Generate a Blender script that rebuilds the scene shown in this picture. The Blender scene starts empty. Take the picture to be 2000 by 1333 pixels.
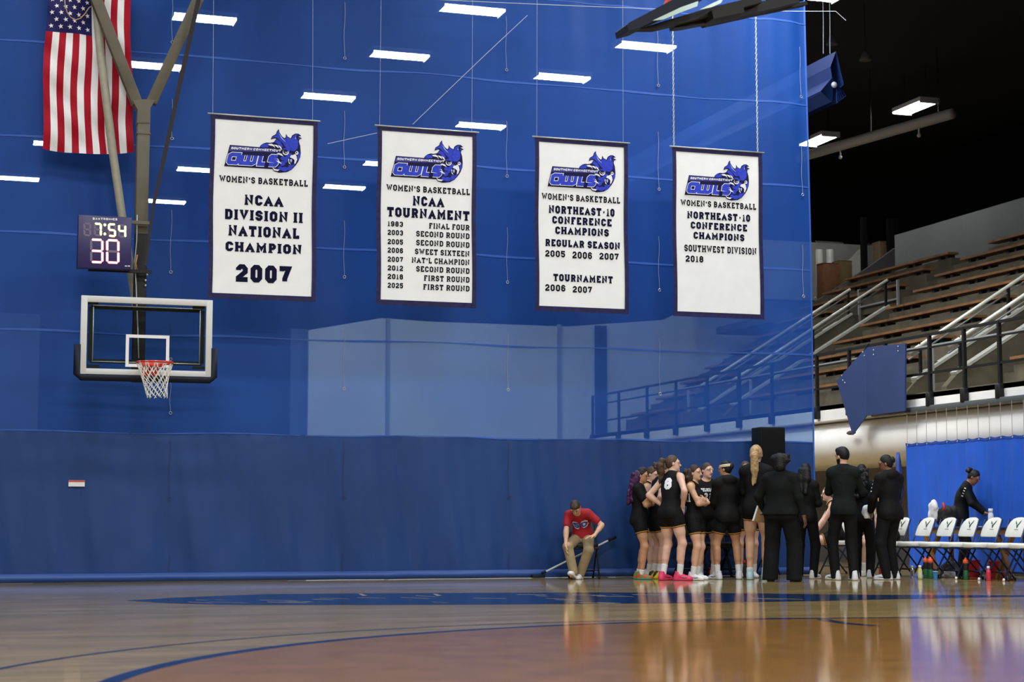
import bpy, bmesh, math, random
import numpy as np
from mathutils import Vector, Matrix, geometry as mgeo

S = bpy.context.scene
COL = S.collection
# ------------------------------------------------------------------ camera
F_PX, TILT, YAW, EYE = 3450.0, math.radians(5.77), math.radians(18.2), 0.87
cam_d = bpy.data.cameras.new('camera')
cam = bpy.data.objects.new('camera', cam_d)
COL.objects.link(cam)
cam_d.sensor_width = 36.0
cam_d.lens = 36.0 * F_PX / 2000.0
cam_d.clip_start, cam_d.clip_end = 0.1, 300
cam_d.dof.use_dof = True
cam_d.dof.focus_distance = 25.5
cam_d.dof.aperture_fstop = 2.8
cam.location = (0, 0, EYE)
cam.rotation_euler = (math.pi / 2 + TILT, 0, -YAW)
S.camera = cam
# ------------------------------------------------------------------ world, lights, exposure
wd = bpy.data.worlds.new('world')
S.world = wd
wd.use_nodes = True
wd.node_tree.nodes['Background'].inputs[0].default_value = (0.6, 0.7, 1, 1)
wd.node_tree.nodes['Background'].inputs[1].default_value = 0.0
S.view_settings.view_transform = 'Standard'
S.view_settings.look = 'None'
S.view_settings.exposure = 0.0
S.view_settings.gamma = 1.0
S.view_settings.use_curve_mapping = False
S.cycles.use_denoising = True
S.cycles.max_bounces = 8
S.cycles.transparent_max_bounces = 16
S.cycles.sample_clamp_indirect = 6.0

def lamp(x, y, z, power, sx=2.4, sy=1.2, col=(1, 0.97, 0.92)):
    d = bpy.data.lights.new('ceiling_lamp', 'AREA')
    d.shape = 'RECTANGLE'
    d.size, d.size_y = sx, sy
    d.energy = power
    d.color = col
    o = bpy.data.objects.new('ceiling_lamp', d)
    o.location = (x, y, z)
    COL.objects.link(o)
# lamps of the hall on both sides of the curtain, all out of view
LAMP_W = 470.0
for lx in (-6.0, 1.0, 8.0, 14.5):
    for ly, k in ((-8.0, 1.3), (0.0, 1.2), (8.0, 1.0), (16.0, .8), (22.5, .25)):  # rearmost rows added for front light on people and upright surfaces
        lamp(lx, ly, 10.6, LAMP_W * k, col=(.965, .985, 1))
for lx in (-2.0, 4.0, 9.5):
    for ly in (26.8, 30.3):
        lamp(lx, ly, 10.6, LAMP_W * (.45 if lx < 9 else .9), col=(.965, .985, 1))  # unseen rows past the curtain, added to brighten balcony and far wall
lamp(12.3, 23.0, 10.6, LAMP_W * .55, col=(.965, .985, 1))  # extra unseen lamp, added to brighten balcony front and curtain top
lamp(13.2, 27.5, 10.6, LAMP_W * .5, col=(.965, .985, 1))  # second added lamp for the balcony front
for ly in (8.0, 16.0, 24.0):
    lamp(22.0, ly, 10.6, 24, col=(1, .96, .90))

def ray(px, py):
    fw = Vector((math.sin(YAW) * math.cos(TILT), math.cos(YAW) * math.cos(TILT), math.sin(TILT)))
    rt = Vector((math.cos(YAW), -math.sin(YAW), 0))
    up = rt.cross(fw)
    return fw + rt * ((px - 1000) / F_PX) - up * ((py - 666.5) / F_PX)
def on_y(px, py, Y):
    d = ray(px, py); return Vector((0, 0, EYE)) + d * (Y / d.y)
def on_x(px, py, X):
    d = ray(px, py); return Vector((0, 0, EYE)) + d * (X / d.x)
def on_z(px, py, Z):
    d = ray(px, py); return Vector((0, 0, EYE)) + d * ((Z - EYE) / d.z)

# ------------------------------------------------------------------ materials
def lin(c):
    if isinstance(c, str):
        c = tuple(int(c[i:i + 2], 16) / 255 for i in (0, 2, 4))
        c = tuple(v / 12.92 if v <= 0.04045 else ((v + 0.055) / 1.055) ** 2.4 for v in c)
    return tuple(c[:3])
MATS = {}
def mat(name, col, rough=0.6, metal=0.0, var=0.0, scale=8.0, bump=0.0, bscale=60.0, spec=0.5, emit=0.0, ecol=None, trans=0.0, alpha=1.0, sheen=0.0):
    if name in MATS: return MATS[name]
    m = bpy.data.materials.new(name); m.use_nodes = True
    nt = m.node_tree; b = nt.nodes['Principled BSDF']
    c = lin(col)
    b.inputs['Base Color'].default_value = (*c, 1)
    b.inputs['Roughness'].default_value = rough
    b.inputs['Metallic'].default_value = metal
    b.inputs['Specular IOR Level'].default_value = spec
    if sheen: b.inputs['Sheen Weight'].default_value = sheen
    if trans: b.inputs['Transmission Weight'].default_value = trans
    if alpha < 1: b.inputs['Alpha'].default_value = alpha
    if emit:
        b.inputs['Emission Color'].default_value = (*lin(ecol or col), 1)
        b.inputs['Emission Strength'].default_value = emit
    if var or bump:
        tc = nt.nodes.new('ShaderNodeTexCoord')
    if var:
        n = nt.nodes.new('ShaderNodeTexNoise'); n.inputs['Scale'].default_value = scale
        n.inputs['Detail'].default_value = 5
        nt.links.new(tc.outputs['Object'], n.inputs['Vector'])
        r = nt.nodes.new('ShaderNodeValToRGB')
        r.color_ramp.elements[0].position = 0.3; r.color_ramp.elements[1].position = 0.7
        r.color_ramp.elements[0].color = (*[max(0, v * (1 - var)) for v in c], 1)
        r.color_ramp.elements[1].color = (*[min(1, v * (1 + var)) for v in c], 1)
        nt.links.new(n.outputs['Fac'], r.inputs['Fac'])
        nt.links.new(r.outputs['Color'], b.inputs['Base Color'])
    if bump:
        n2 = nt.nodes.new('ShaderNodeTexNoise'); n2.inputs['Scale'].default_value = bscale
        n2.inputs['Detail'].default_value = 3
        nt.links.new(tc.outputs['Object'], n2.inputs['Vector'])
        bp = nt.nodes.new('ShaderNodeBump'); bp.inputs['Strength'].default_value = bump
        bp.inputs['Distance'].default_value = 0.01
        nt.links.new(n2.outputs['Fac'], bp.inputs['Height'])
        nt.links.new(bp.outputs['Normal'], b.inputs['Normal'])
    MATS[name] = m
    return m

# ------------------------------------------------------------------ mesh builder
class G:
    def __init__(s): s.v = []; s.f = []; s.m = []; s.sm = []
    def add(s, vs, fs, mi=0, smooth=False):
        o = len(s.v); s.v += [tuple(v) for v in vs]
        for f in fs:
            s.f.append(tuple(i + o for i in f)); s.m.append(mi); s.sm.append(smooth)
        return s
    def box(s, c, size, rot=None, mi=0, bev=0.0):
        c = Vector(c); hx, hy, hz = size[0] / 2, size[1] / 2, size[2] / 2
        b = min(bev, hx * .9, hy * .9, hz * .9)
        if b <= 0:
            vs = [Vector((x, y, z)) for x in (-hx, hx) for y in (-hy, hy) for z in (-hz, hz)]
            fs = [(0, 1, 3, 2), (4, 6, 7, 5), (0, 4, 5, 1), (2, 3, 7, 6), (0, 2, 6, 4), (1, 5, 7, 3)]
        else:
            bm = bmesh.new(); bmesh.ops.create_cube(bm, size=1)
            for v in bm.verts: v.co = Vector((v.co.x * 2 * hx, v.co.y * 2 * hy, v.co.z * 2 * hz))
            bmesh.ops.bevel(bm, geom=bm.edges[:], offset=b, segments=2, profile=0.5, affect='EDGES')
            bm.verts.index_update()
            vs = [v.co.copy() for v in bm.verts]; fs = [tuple(v.index for v in f.verts) for f in bm.faces]
            bm.free()
        if rot is not None: vs = [rot @ v for v in vs]
        return s.add([v + c for v in vs], fs, mi, bev > 0)
    def bar(s, a, b, w, h=None, up=(0, 0, 1), mi=0, bev=0.0):
        a, b = Vector(a), Vector(b); d = b - a; L = d.length; z = d.normalized()
        u = Vector(up)
        if abs(z.dot(u)) > .99: u = Vector((0, 1, 0))
        x = u.cross(z).normalized(); y = z.cross(x)
        R = Matrix((x, y, z)).transposed()
        return s.box((a + b) / 2, (w, h or w, L), R, mi, bev)
    def tube(s, pts, r, n=8, mi=0, closed=False, cap=True):
        P = [Vector(p) for p in pts]; N = len(P)
        rs = r if isinstance(r, (list, tuple)) else [r] * N
        vs = []; fs = []; px = None
        for i, p in enumerate(P):
            if closed: t = P[(i + 1) % N] - P[i - 1]
            else: t = P[min(i + 1, N - 1)] - P[max(i - 1, 0)]
            t = t.normalized() if t.length > 1e-9 else Vector((0, 0, 1))
            if px is None:
                u = Vector((0, 0, 1)) if abs(t.z) < .9 else Vector((1, 0, 0))
                px = u.cross(t).normalized()
            else:
                px = (px - t * px.dot(t)); px = px.normalized() if px.length > 1e-6 else t.orthogonal().normalized()
            py = t.cross(px)
            for k in range(n):
                a = 2 * math.pi * k / n
                vs.append(p + (px * math.cos(a) + py * math.sin(a)) * rs[i])
        for i in range(N if closed else N - 1):
            j = (i + 1) % N
            for k in range(n):
                k2 = (k + 1) % n
                fs.append((i * n + k, i * n + k2, j * n + k2, j * n + k))
        if cap and not closed:
            fs.append(tuple(reversed(range(n)))); fs.append(tuple((N - 1) * n + k for k in range(n)))
        return s.add(vs, fs, mi, n > 5)
    def lathe(s, prof, c=(0, 0, 0), n=16, mi=0, rot=None):
        c = Vector(c); vs = []; fs = []
        for r, z in prof:
            for k in range(n):
                a = 2 * math.pi * k / n
                v = Vector((r * math.cos(a), r * math.sin(a), z))
                vs.append(c + (rot @ v if rot is not None else v))
        for i in range(len(prof) - 1):
            for k in range(n):
                k2 = (k + 1) % n
                fs.append((i * n + k, i * n + k2, (i + 1) * n + k2, (i + 1) * n + k))
        fs.append(tuple(reversed(range(n)))); fs.append(tuple((len(prof) - 1) * n + k for k in range(n)))
        return s.add(vs, fs, mi, True)
    def prism(s, poly, d, mi=0):
        """poly: list of 3-D points (planar), extruded by vector d"""
        P = [Vector(p) for p in poly]; d = Vector(d); n = len(P)
        tris = mgeo.tessellate_polygon([P])
        vs = P + [p + d for p in P]
        fs = [tuple(t) for t in tris] + [tuple(i + n for i in reversed(t)) for t in tris]
        fs += [(i, (i + 1) % n, (i + 1) % n + n, i + n) for i in range(n)]
        return s.add(vs, fs, mi)
    def poly(s, pts, mi=0):
        P = [Vector(p) for p in pts]
        return s.add(P, [tuple(t) for t in mgeo.tessellate_polygon([P])], mi)
    def grid(s, fn, nu, nv, mi=0, smooth=True):
        vs = [fn(i / nu, j / nv) for j in range(nv + 1) for i in range(nu + 1)]
        w = nu + 1
        return s.add(vs, [(j * w + i, j * w + i + 1, (j + 1) * w + i + 1, (j + 1) * w + i) for j in range(nv) for i in range(nu)], mi, smooth)
    def sphere(s, c, r, n=10, mi=0, sc=(1, 1, 1), rot=None):
        c = Vector(c); vs = []; fs = []; h = n // 2 + 1
        for i in range(h + 1):
            th = math.pi * min(max(i / h, .03), .97)
            for k in range(n):
                a = 2 * math.pi * k / n
                v = Vector((math.sin(th) * math.cos(a) * r * sc[0], math.sin(th) * math.sin(a) * r * sc[1], math.cos(th) * r * sc[2]))
                vs.append(c + (rot @ v if rot is not None else v))
        for i in range(h):
            for k in range(n):
                k2 = (k + 1) % n
                fs.append((i * n + k, (i + 1) * n + k, (i + 1) * n + k2, i * n + k2))
        fs.append(tuple(range(n))); fs.append(tuple(h * n + k for k in reversed(range(n))))
        return s.add(vs, fs, mi, True)
    def mesh(s, name, mats):
        me = bpy.data.meshes.new(name)
        me.from_pydata(s.v, [], s.f)
        for m in (mats if isinstance(mats, (list, tuple)) else [mats]): me.materials.append(m)
        me.polygons.foreach_set('material_index', s.m)
        me.polygons.foreach_set('use_smooth', s.sm)
        me.update()
        return me

def tag(o, label=None, cat=None, group=None, kind=None):
    if label: o['label'] = label
    if cat: o['category'] = cat
    if group: o['group'] = group
    if kind: o['kind'] = kind
    return o
def thing(name, label, cat, loc=(0, 0, 0), rz=0.0, group=None):
    o = bpy.data.objects.new(name, None); COL.objects.link(o)
    o.empty_display_size = .1
    o.location = loc; o.rotation_euler = (0, 0, rz)
    return tag(o, label, cat, group)
def obj(name, g, m, parent=None, world=False, label=None, shade=None):
    me = g if isinstance(g, bpy.types.Mesh) else g.mesh(name, m)
    o = bpy.data.objects.new(name, me); COL.objects.link(o)
    if parent is not None:
        o.parent = parent
        if world: o.location = -parent.location
    if label: o['label'] = label
    return o
def struct(name, g, m, parent=None):
    o = obj(name, g, m, parent)
    if parent is None: o['kind'] = 'structure'
    return o
def dup(root, loc=None, rz=None, label=None, group=None):
    r = root.copy(); COL.objects.link(r)
    if loc is not None: r.location = loc
    if rz is not None: r.rotation_euler = (0, 0, rz)
    if label: r['label'] = label
    if group: r['group'] = group
    for ch in list(root.children):
        c = ch.copy(); COL.objects.link(c); c.parent = r
        for gch in list(ch.children):
            d = gch.copy(); COL.objects.link(d); d.parent = c
    return r
rnd = random.Random(7)
# ================================================================== SETTING
def floor_material():
    m = bpy.data.materials.new('court_wood'); m.use_nodes = True
    nt = m.node_tree; b = nt.nodes['Principled BSDF']; L = nt.links.new
    tc = nt.nodes.new('ShaderNodeTexCoord')
    # boards run along X: brick texture of narrow strips
    br = nt.nodes.new('ShaderNodeTexBrick')
    br.inputs['Scale'].default_value = 1.0
    br.inputs['Brick Width'].default_value = 1.1; br.inputs['Row Height'].default_value = 0.057
    br.inputs['Mortar Size'].default_value = 0.0015
    br.inputs['Color1'].default_value = (0.385, 0.275, 0.115, 1); br.inputs['Color2'].default_value = (0.28, 0.195, 0.075, 1)
    br.inputs['Mortar'].default_value = (0.12, 0.06, 0.02, 1)
    L(tc.outputs['Object'], br.inputs['Vector'])
    mp = nt.nodes.new('ShaderNodeMapping'); mp.inputs['Scale'].default_value = (0.6, 1.4, 1)
    L(tc.outputs['Object'], mp.inputs['Vector'])
    n = nt.nodes.new('ShaderNodeTexNoise'); n.inputs['Scale'].default_value = 1.3; n.inputs['Detail'].default_value = 6
    L(mp.outputs['Vector'], n.inputs['Vector'])
    mx = nt.nodes.new('ShaderNodeMix'); mx.data_type = 'RGBA'; mx.blend_type = 'OVERLAY'; mx.inputs[0].default_value = 0.5
    L(br.outputs['Color'], mx.inputs[6]); L(n.outputs['Fac'], mx.inputs[7])
    L(mx.outputs[2], b.inputs['Base Color'])
    # scuffs change the gloss
    n2 = nt.nodes.new('ShaderNodeTexNoise'); n2.inputs['Scale'].default_value = 2.2; n2.inputs['Detail'].default_value = 8
    L(mp.outputs['Vector'], n2.inputs['Vector'])
    mr = nt.nodes.new('ShaderNodeMapRange'); mr.inputs[3].default_value = 0.03; mr.inputs[4].default_value = 0.12
    L(n2.outputs['Fac'], mr.inputs[0]); L(mr.outputs[0], b.inputs['Roughness'])
    b.inputs['IOR'].default_value = 1.40
    # slight waviness of the boards
    mp3 = nt.nodes.new('ShaderNodeMapping'); mp3.inputs['Scale'].default_value = (0.5, 6.0, 1)
    L(tc.outputs['Object'], mp3.inputs['Vector'])
    n3 = nt.nodes.new('ShaderNodeTexNoise'); n3.inputs['Scale'].default_value = 2.0; n3.inputs['Detail'].default_value = 2
    L(mp3.outputs['Vector'], n3.inputs['Vector'])
    bp = nt.nodes.new('ShaderNodeBump'); bp.inputs['Strength'].default_value = 0.03; bp.inputs['Distance'].default_value = 0.02
    L(n3.outputs['Fac'], bp.inputs['Height']); L(bp.outputs['Normal'], b.inputs['Normal'])
    return m
M_floor = floor_material()
def gloss_paint(name, col):
    m = mat(name, col, rough=0.085, var=0.14, scale=3)
    m.node_tree.nodes['Principled BSDF'].inputs['IOR'].default_value = 1.40
    return m
M_blueline = gloss_paint('court_blue_paint', (0.010, 0.030, 0.095))
M_key = gloss_paint('court_stained_area', (0.285, 0.140, 0.036))
M_cream = gloss_paint('court_cream_paint', (0.55, 0.46, 0.30))
M_concrete = mat('concrete', (0.105, 0.090, 0.058), .85, var=.3, scale=2.5, bump=.2)
M_white_wall = mat('painted_white', (0.78, 0.77, 0.73), .7, var=.06, scale=1.2)
M_gray_wall = mat('painted_gray', (0.105, 0.115, 0.12), .8, var=.08, scale=1.5)
M_dark = mat('black_paint', (0.004, 0.004, 0.0045), .9, spec=.1)
M_black_metal = mat('black_metal', (0.008, 0.008, 0.009), .5, spec=.3)

floor = struct('floor', G().box((6, 26, -0.05), (60, 72, 0.1)), M_floor)
ARC_C = (6.85, 7.97)
def ring_sector(r0, r1, a0, a1, n, z, cx=ARC_C[0], cy=ARC_C[1]):
    g = G(); vs = []
    for i in range(n + 1):
        a = a0 + (a1 - a0) * i / n
        for r in (r0, r1): vs.append((cx + r * math.cos(a), cy + r * math.sin(a), z))
    return g.add(vs, [(2 * i, 2 * i + 1, 2 * i + 3, 2 * i + 2) for i in range(n)])
disc = G(); disc.poly([(ARC_C[0] + 6.13 * math.cos(a), ARC_C[1] + 6.13 * math.sin(a), 0.001) for a in [math.pi * i / 60 for i in range(61)]] + [(ARC_C[0] - 6.13, 1.5, .001), (ARC_C[0] + 6.13, 1.5, .001)])
obj('stained_court_area', disc, M_key, floor, label='reddish stained wood inside the arc')
obj('court_line', ring_sector(6.12, 6.24, 0, math.pi, 90, .0016), M_blueline, floor, label='dark blue painted arc')
obj('court_line', ring_sector(6.265, 6.315, 0, math.pi, 90, .002, 6.04, 8.05), M_blueline, floor, label='thin blue painted arc')
# blue wordmark painted across the middle of the court, seen almost edge on
g = G()
def fpt(px, py): p = on_z(px, py, 0); return (p.x, p.y, .0014)
g.poly([fpt(*q) for q in ((245, 1174), (330, 1169), (420, 1165), (520, 1161.5), (700, 1160), (900, 1159), (1140, 1158), (1300, 1158.5), (1480, 1160), (1620, 1162), (1800, 1163), (1990, 1163.5), (2080, 1165),
                                (1900, 1168), (1750, 1171), (1600, 1175), (1400, 1178), (1200, 1180), (900, 1182), (600, 1182.5), (430, 1182), (330, 1179))])
obj('court_wordmark', g, M_blueline, floor, label='blue painted wordmark band across the court')
g = G()
rs = random.Random(3)
for k in range(34):
    x = rs.uniform(330, 1500); y = rs.uniform(1161.5, 1179); w = rs.uniform(20, 80); t = rs.uniform(.35, .8); s = rs.uniform(.5, 2.5)
    if 1159.5 + 12 * max(0, (560 - x) / 300) > y - 1: continue
    p = [fpt(x, y), fpt(x + w, y + s), fpt(x + w + 4, y + s + t), fpt(x + 3, y + t * 1.2)]
    g.add([(a, b, .0024) for a, b, c in p], [(0, 1, 2, 3)])
for x in (700, 845):
    p = [fpt(x, 1161), fpt(x + 7, 1161), fpt(x + 18, 1164.5), fpt(x + 8, 1165)]
    g.add([(a, b, .0024) for a, b, c in p], [(0, 1, 2, 3)])
obj('wordmark_lettering', g, M_cream, floor)
g = G()
for (xa, ya), (xb, yb) in (((1040, 1129.3), (1092, 1128.8)),):
    p = [fpt(xa, ya), fpt(xb, yb), fpt(xb, yb + 1.3), fpt(xa, ya + 1.3)]
    g.add(p, [(0, 1, 2, 3)])
obj('court_line', g, mat('court_white_paint', (.75, .74, .7), .2), floor, label='white painted line by the curtain')
g = G()   # key arc at the right, dark crescent
c0 = on_z(2012, 1211, 0)
g2 = ring_sector(1.74, 1.86, math.radians(160), math.radians(193), 24, .0018, c0.x, c0.y)
obj('court_line', g2, M_blueline, floor, label='small blue crescent line')

# ------------------------------------------------ ceiling, far wall
struct('ceiling', G().box((8, 32, 12.1), (64, 80, .2)), mat('ceiling_black', (0.003, 0.003, 0.0035), .9))
YB = 47.0
M_farwhite = mat('far_wall_white', (0.80, 0.82, 0.84), .8, var=.08, scale=.5)
M_fardark = mat('far_wall_dark', (0.018, 0.026, 0.045), .85, var=.2, scale=.4)
struct('wall_far', G().box((5, 61, 6), (62, .4, 12)), M_fardark)
wx0 = on_y(597, 800, YB).x
g = G()
# white lower wall: stepped upper outline
g.prism([(wx0, YB, 0), (29, YB, 0), (29, YB, 7.45), (21.2, YB, 7.2), (20.0, YB, 6.6), (17.0, YB, 6.3), (13, YB, 6.3), (11.6, YB, 6.35), (wx0, YB, 5.95)], (0, -.3, 0))
fw = struct('trim_1', g, M_farwhite)
for i_, px in enumerate((751, 1084, 1165)):
    x = on_y(px, 760, YB).x
    struct('trim_%d' % (5 + i_), G().box((x, YB - .34, 3.2), (.09 if px != 1165 else .34, .1, 6.3)), mat('wall_column_blue', (.02, .04, .12), .7) if px == 1165 else mat('wall_joint_gray', (.40, .42, .44), .7))
xr = on_y(75, 740, YB).x
struct('trim_3', G().box((xr - 5, YB - .06, 3.0), (10, .1, 6.3)), mat('wall_slate', (.11, .13, .19), .8, var=.1))
x5 = on_y(566, 740, YB).x
struct('trim_4', G().box(((x5 + wx0) / 2, YB - .05, 3.0), (wx0 - x5, .1, 6)), mat('wall_slate_pale', (.10, .14, .26), .8))

# ------------------------------------------------ balcony with bleachers (side stand)
XF, ZF, YE = 16.0, 3.0, 42.3
Y0 = 8.0
prof = [(XF, ZF), (XF, 2.72)]
for i in range(11):
    a = math.radians(88 - 178 * i / 10)
    prof.append((XF + .42 - .40 * math.cos(a), 2.30 + .40 * math.sin(a)))
prof += [(18.4, 1.90), (18.4, ZF)]
g = G(); n = len(prof)
vs = [(x, Y0, z) for x, z in prof] + [(x, YE, z) for x, z in prof]
g.add(vs, [(i, (i + 1) % n, (i + 1) % n + n, i + n) for i in range(n)], 0, False)
for i in range(2, 12): g.sm[i] = True
g.add([(x, YE, z) for x, z in prof], [tuple(range(n))]); g.add([(x, Y0, z) for x, z in prof], [tuple(range(n))])
balcony = struct('wall_balcony', g, mat('balcony_plaster', (0.88, 0.86, 0.82), .65, var=.07, scale=.9))
struct('wall_lower', G().box((18.3, 26, 1.0), (.3, 40, 2.05)), mat('under_balcony_gray', (.17, .165, .155), .85, var=.1))
g = G().box((XF - .045, (Y0 + 27.9) / 2, 2.735), (.09, 27.9 - Y0, .09), bev=.01)
obj('edge_rail', g, mat('gray_steel', (.10, .115, .12), .5, metal=.3), balcony)
struct('floor_stand', G().box((XF + .85, (Y0 + YE) / 2, ZF - .03), (1.7, YE - Y0, .1)), M_concrete)
obj('dark_stain', G().sphere((XF - .1, on_x(1672, 846, XF).y, on_x(1672, 846, XF).z), .09, 8, sc=(.4, 2.0, .45)), mat('stain_brown', (.09, .07, .05), .9), balcony)
# tiers
TX0, TR, TZ, NR = 17.0, 0.69, 0.415, 10
AB = (27.55, 28.9); AA = (36.8, 38.6)
def tier_segments(k):
    if k >= 7: return [(Y0, 35.15), (36.72, YE)]
    return [(Y0, 25.1), (AB[1], 34.95), (AA[1], YE)]
M_bench = mat('bench_wood', (.24, .11, .035), .5, var=.35, scale=3)
M_bench_edge = mat('bench_bracket', (.02, .018, .016), .6)
rr = random.Random(5)
stand = thing('bleacher_stand', 'stepped concrete stand with rows of wooden benches above the white balcony', 'bleachers', (20, 30, ZF))
for k in range(NR):
    x = TX0 + TR * k; z = ZF + TZ * (k + 1)
    for (a, b) in tier_segments(k):
        obj('tier', G().box((x + (25 - x) / 2, (a + b) / 2, z - TZ / 2), (25 - x, b - a, TZ)), M_concrete, stand, True)
    # stair gaps without planks climb the stand as in the photo
    gap = [(25.1, 29.3), (34.95, 39.0)] if k < 7 else [(35.15, 36.72)]
    ys = [Y0 + .5] + [q for ab in gap for q in ab] + [YE - .5]
    for a, b in zip(ys[::2], ys[1::2]):
        if b - a < .4: continue
        yy = a
        while yy < b - .3:
            e = min(b, yy + rr.uniform(4.2, 4.9))
            pl = obj('bench_plank', G().box((x + .07, (yy + e) / 2, z + .11), (.30, e - yy - .02, .05)), M_bench, stand, True)
            nb = 0; q = yy + .25
            while q < e - .1:
                for s_ in (0, .3):
                    if q + s_ < e - .1 and q > 20:
                        obj('bracket', G().box((x + .13, q + s_, z + .043), (.2, .1, .085)), M_bench_edge, pl).location = (0, 0, 0)
                q += 1.5
            yy = e
# lower stairways beside the parapets
for (a, b, dz) in ((25.1, AB[0], .75), (34.95, AA[0], .50)):
    for k in range(1, 7):
        x = TX0 + TR * k; z = ZF + TZ * (k + 1) - dz
        obj('aisle_step', G().box((x + (24.2 - x) / 2, (a + b) / 2, z - .2), (24.2 - x, b - a, .4)), M_concrete, stand, True)
for k in range(7, NR):
    x = TX0 + TR * k; z = ZF + TZ * (k + 1) - .2
    obj('aisle_step', G().box((x + (24.2 - x) / 2, 35.93, z - .2), (24.2 - x, 1.57, .4)), M_concrete, stand, True)
# sloping parapets of the two aisles
M_cap = mat('parapet_cap', (.50, .50, .44), .7, var=.1)
def parapet(y, x1, nm='parapet'):
    xs = 17.2
    zf = lambda x: 3.52 + .6 * (x - 17.5)
    g = G()
    g.prism([(xs, y - .09, ZF), (x1 + .25, y - .09, ZF), (x1 + .25, y - .09, zf(x1) - .32), (x1, y - .09, zf(x1) - .03), (xs + .25, y - .09, zf(xs + .25)), (xs, y - .09, zf(xs) - .1)], (0, .18, 0))
    p = obj('parapet', g, M_concrete, stand, True)
    c = G().bar((xs + .2, y, zf(xs + .2) + .02), (x1, y, zf(x1)), .2, .05)
    obj('parapet_cap', c, M_cap, stand, True)
    g = G()
    g.tube([(xs + .1, y, zf(xs) + .62), (x1, y, zf(x1) + .62)], .035, 8)
    obj('handrail', g, mat('pale_rail', (.78, .80, .70), .35, metal=.2), stand, True)
    g = G().tube([(xs + .1, y, zf(xs) + .5), (x1, y, zf(x1) + .5)], .018, 6)
    obj('handrail', g, mat('gray_rail', (.28, .30, .30), .4, metal=.6), stand, True)
    for i in range(3):
        x = xs + .35 + i * (x1 - xs - .4) / 2
        obj('rail_post', G().bar((x, y, zf(x) - .1), (x, y, zf(x) + .6), .05), M_black_metal, stand, True)
for y in AB: parapet(y, 21.5)
for y in AA: parapet(y, 21.5)
# aisle steps
for (a, b) in (AB, AA):
    for i in range(12):
        x = 17.4 + .345 * i
        obj('stair_step', G().box((x + (21.6 - x) / 2, (a + b) / 2, ZF + .2 * i + .1), (21.6 - x, b - a - .18, .2)), M_concrete, stand, True)
# guard at the head of the far aisle
M_guard = mat('guard_steel', (.45, .48, .48), .4, metal=.5)
M_glass = mat('clear_glass', (.95, 1, .98), .02, trans=1.0)
for y in (AA[0] - .05, AA[1]):
    obj('guard_post', G().bar((21.75, y, 5.45), (21.75, y, 6.55), .055), M_guard, stand, True)
for z in (6.1, 6.5):
    obj('guard_rail', G().bar((21.75, AA[0] - .05, z), (21.75, AA[1], z), .04), M_guard if z < 6.3 else M_black_metal, stand, True)
# front glass guard with pale top rail
g = G().bar((17.25, 24, 4.02), (17.25, YE, 4.02), .035)
obj('guard_rail', g, M_guard, stand, True)
for y in (28.0, 29.6, 35.5, 38.9):
    obj('guard_post', G().bar((17.25, y, ZF), (17.25, y, 4.02), .05), M_guard, stand, True)
# black front railing: posts, rails
rail = thing('balcony_railing', 'black steel railing along the edge of the white balcony', 'railing', (XF - .03, 30, ZF))
YR1 = 42.0
for z, w in ((3.98, .045), (3.76, .03), (3.33, .04)):
    obj('rail', G().bar((XF - .03, Y0, z), (XF - .03, YR1, z), w, w), M_black_metal, rail, True)
yy = YR1
posts = [42.0, 40.2, 38.4, 36.7, 35.0, 33.4, 31.9, 30.0, 28.75, 27.45, 26.0, 24.95, 23.95, 22.9, 21.8, 20.6, 19.4, 18.2, 17.0, 15.8, 14.6, 13.4, 12.2, 11.0]
for i, y in enumerate(posts):
    obj('post', G().bar((XF - .03, y, 2.78), (XF - .03, y, 4.0), .055), M_black_metal, rail, True)
    obj('post_foot', G().box((XF - .05, y, 2.88), (.11, .12, .24), bev=.02), M_black_metal, rail, True)
# end parapet of the stand (dark diagonal) and back wall
g = G()
g.prism([(16.95, YE, ZF), (25, YE, ZF), (25, YE, 8.3), (24.2, YE, 7.75), (17.3, YE, 3.45)], (0, .15, 0))
struct('wall_end', g, mat('stand_end_dark', (.05, .05, .055), .8))
struct('wall_back', G().box((24.35, 25.5, 7.75), (.3, 31, 1.3)), M_gray_wall)
struct('wall_back_upper', G().box((29.2, 27, 10.2), (.3, 39.6, 3.9)), M_dark)
# store cage beside the back wall
cage = thing('storage_cage', 'chain-link cage with posts standing at the far end of the stand', 'cage', (23.5, 42, 7))
for px, w, c in ((1600, .2, 'pipe'), (1621, .2, 'pipe'), (1684, .14, 'p'), (1740, .3, 'p')):
    p = on_y(px, 500, 43.5)
    if c == 'pipe': g = G().tube([(p.x, 43.5, 6.29), (p.x, 43.5, on_y(px, 488, 43.5).z)], .10, 10)
    else: g = G().box((p.x, 43.4, 7.8), (w, .15, 3.0))
    obj('cage_post', g, mat('pale_pipe', (.30, .31, .29), .6) if c == 'pipe' else M_dark, cage, True)
g = G()
a = on_y(1592, 590, 43.6); b = on_y(1742, 463, 43.6)
for i in range(46):
    x = a.x + (b.x - a.x) * i / 45
    for s in (-1, 1):
        x2 = x + s * 1.6
        pa, pb = Vector((x, 43.6, 7.0)), Vector((x2, 43.6, 8.6))
        if x2 < a.x or x2 > b.x: continue
        g.tube([pa, pb], .008, 4)
o = obj('chain_link', g, mat('galvanised', (.35, .36, .34), .5, metal=.5), cage, True); o['kind'] = 'stuff'
struct('wall_store', G().box((24.6, 45.4, 8.0), (6.5, .2, 1.7)), mat('store_wall', (.28, .29, .27), .8))
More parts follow.
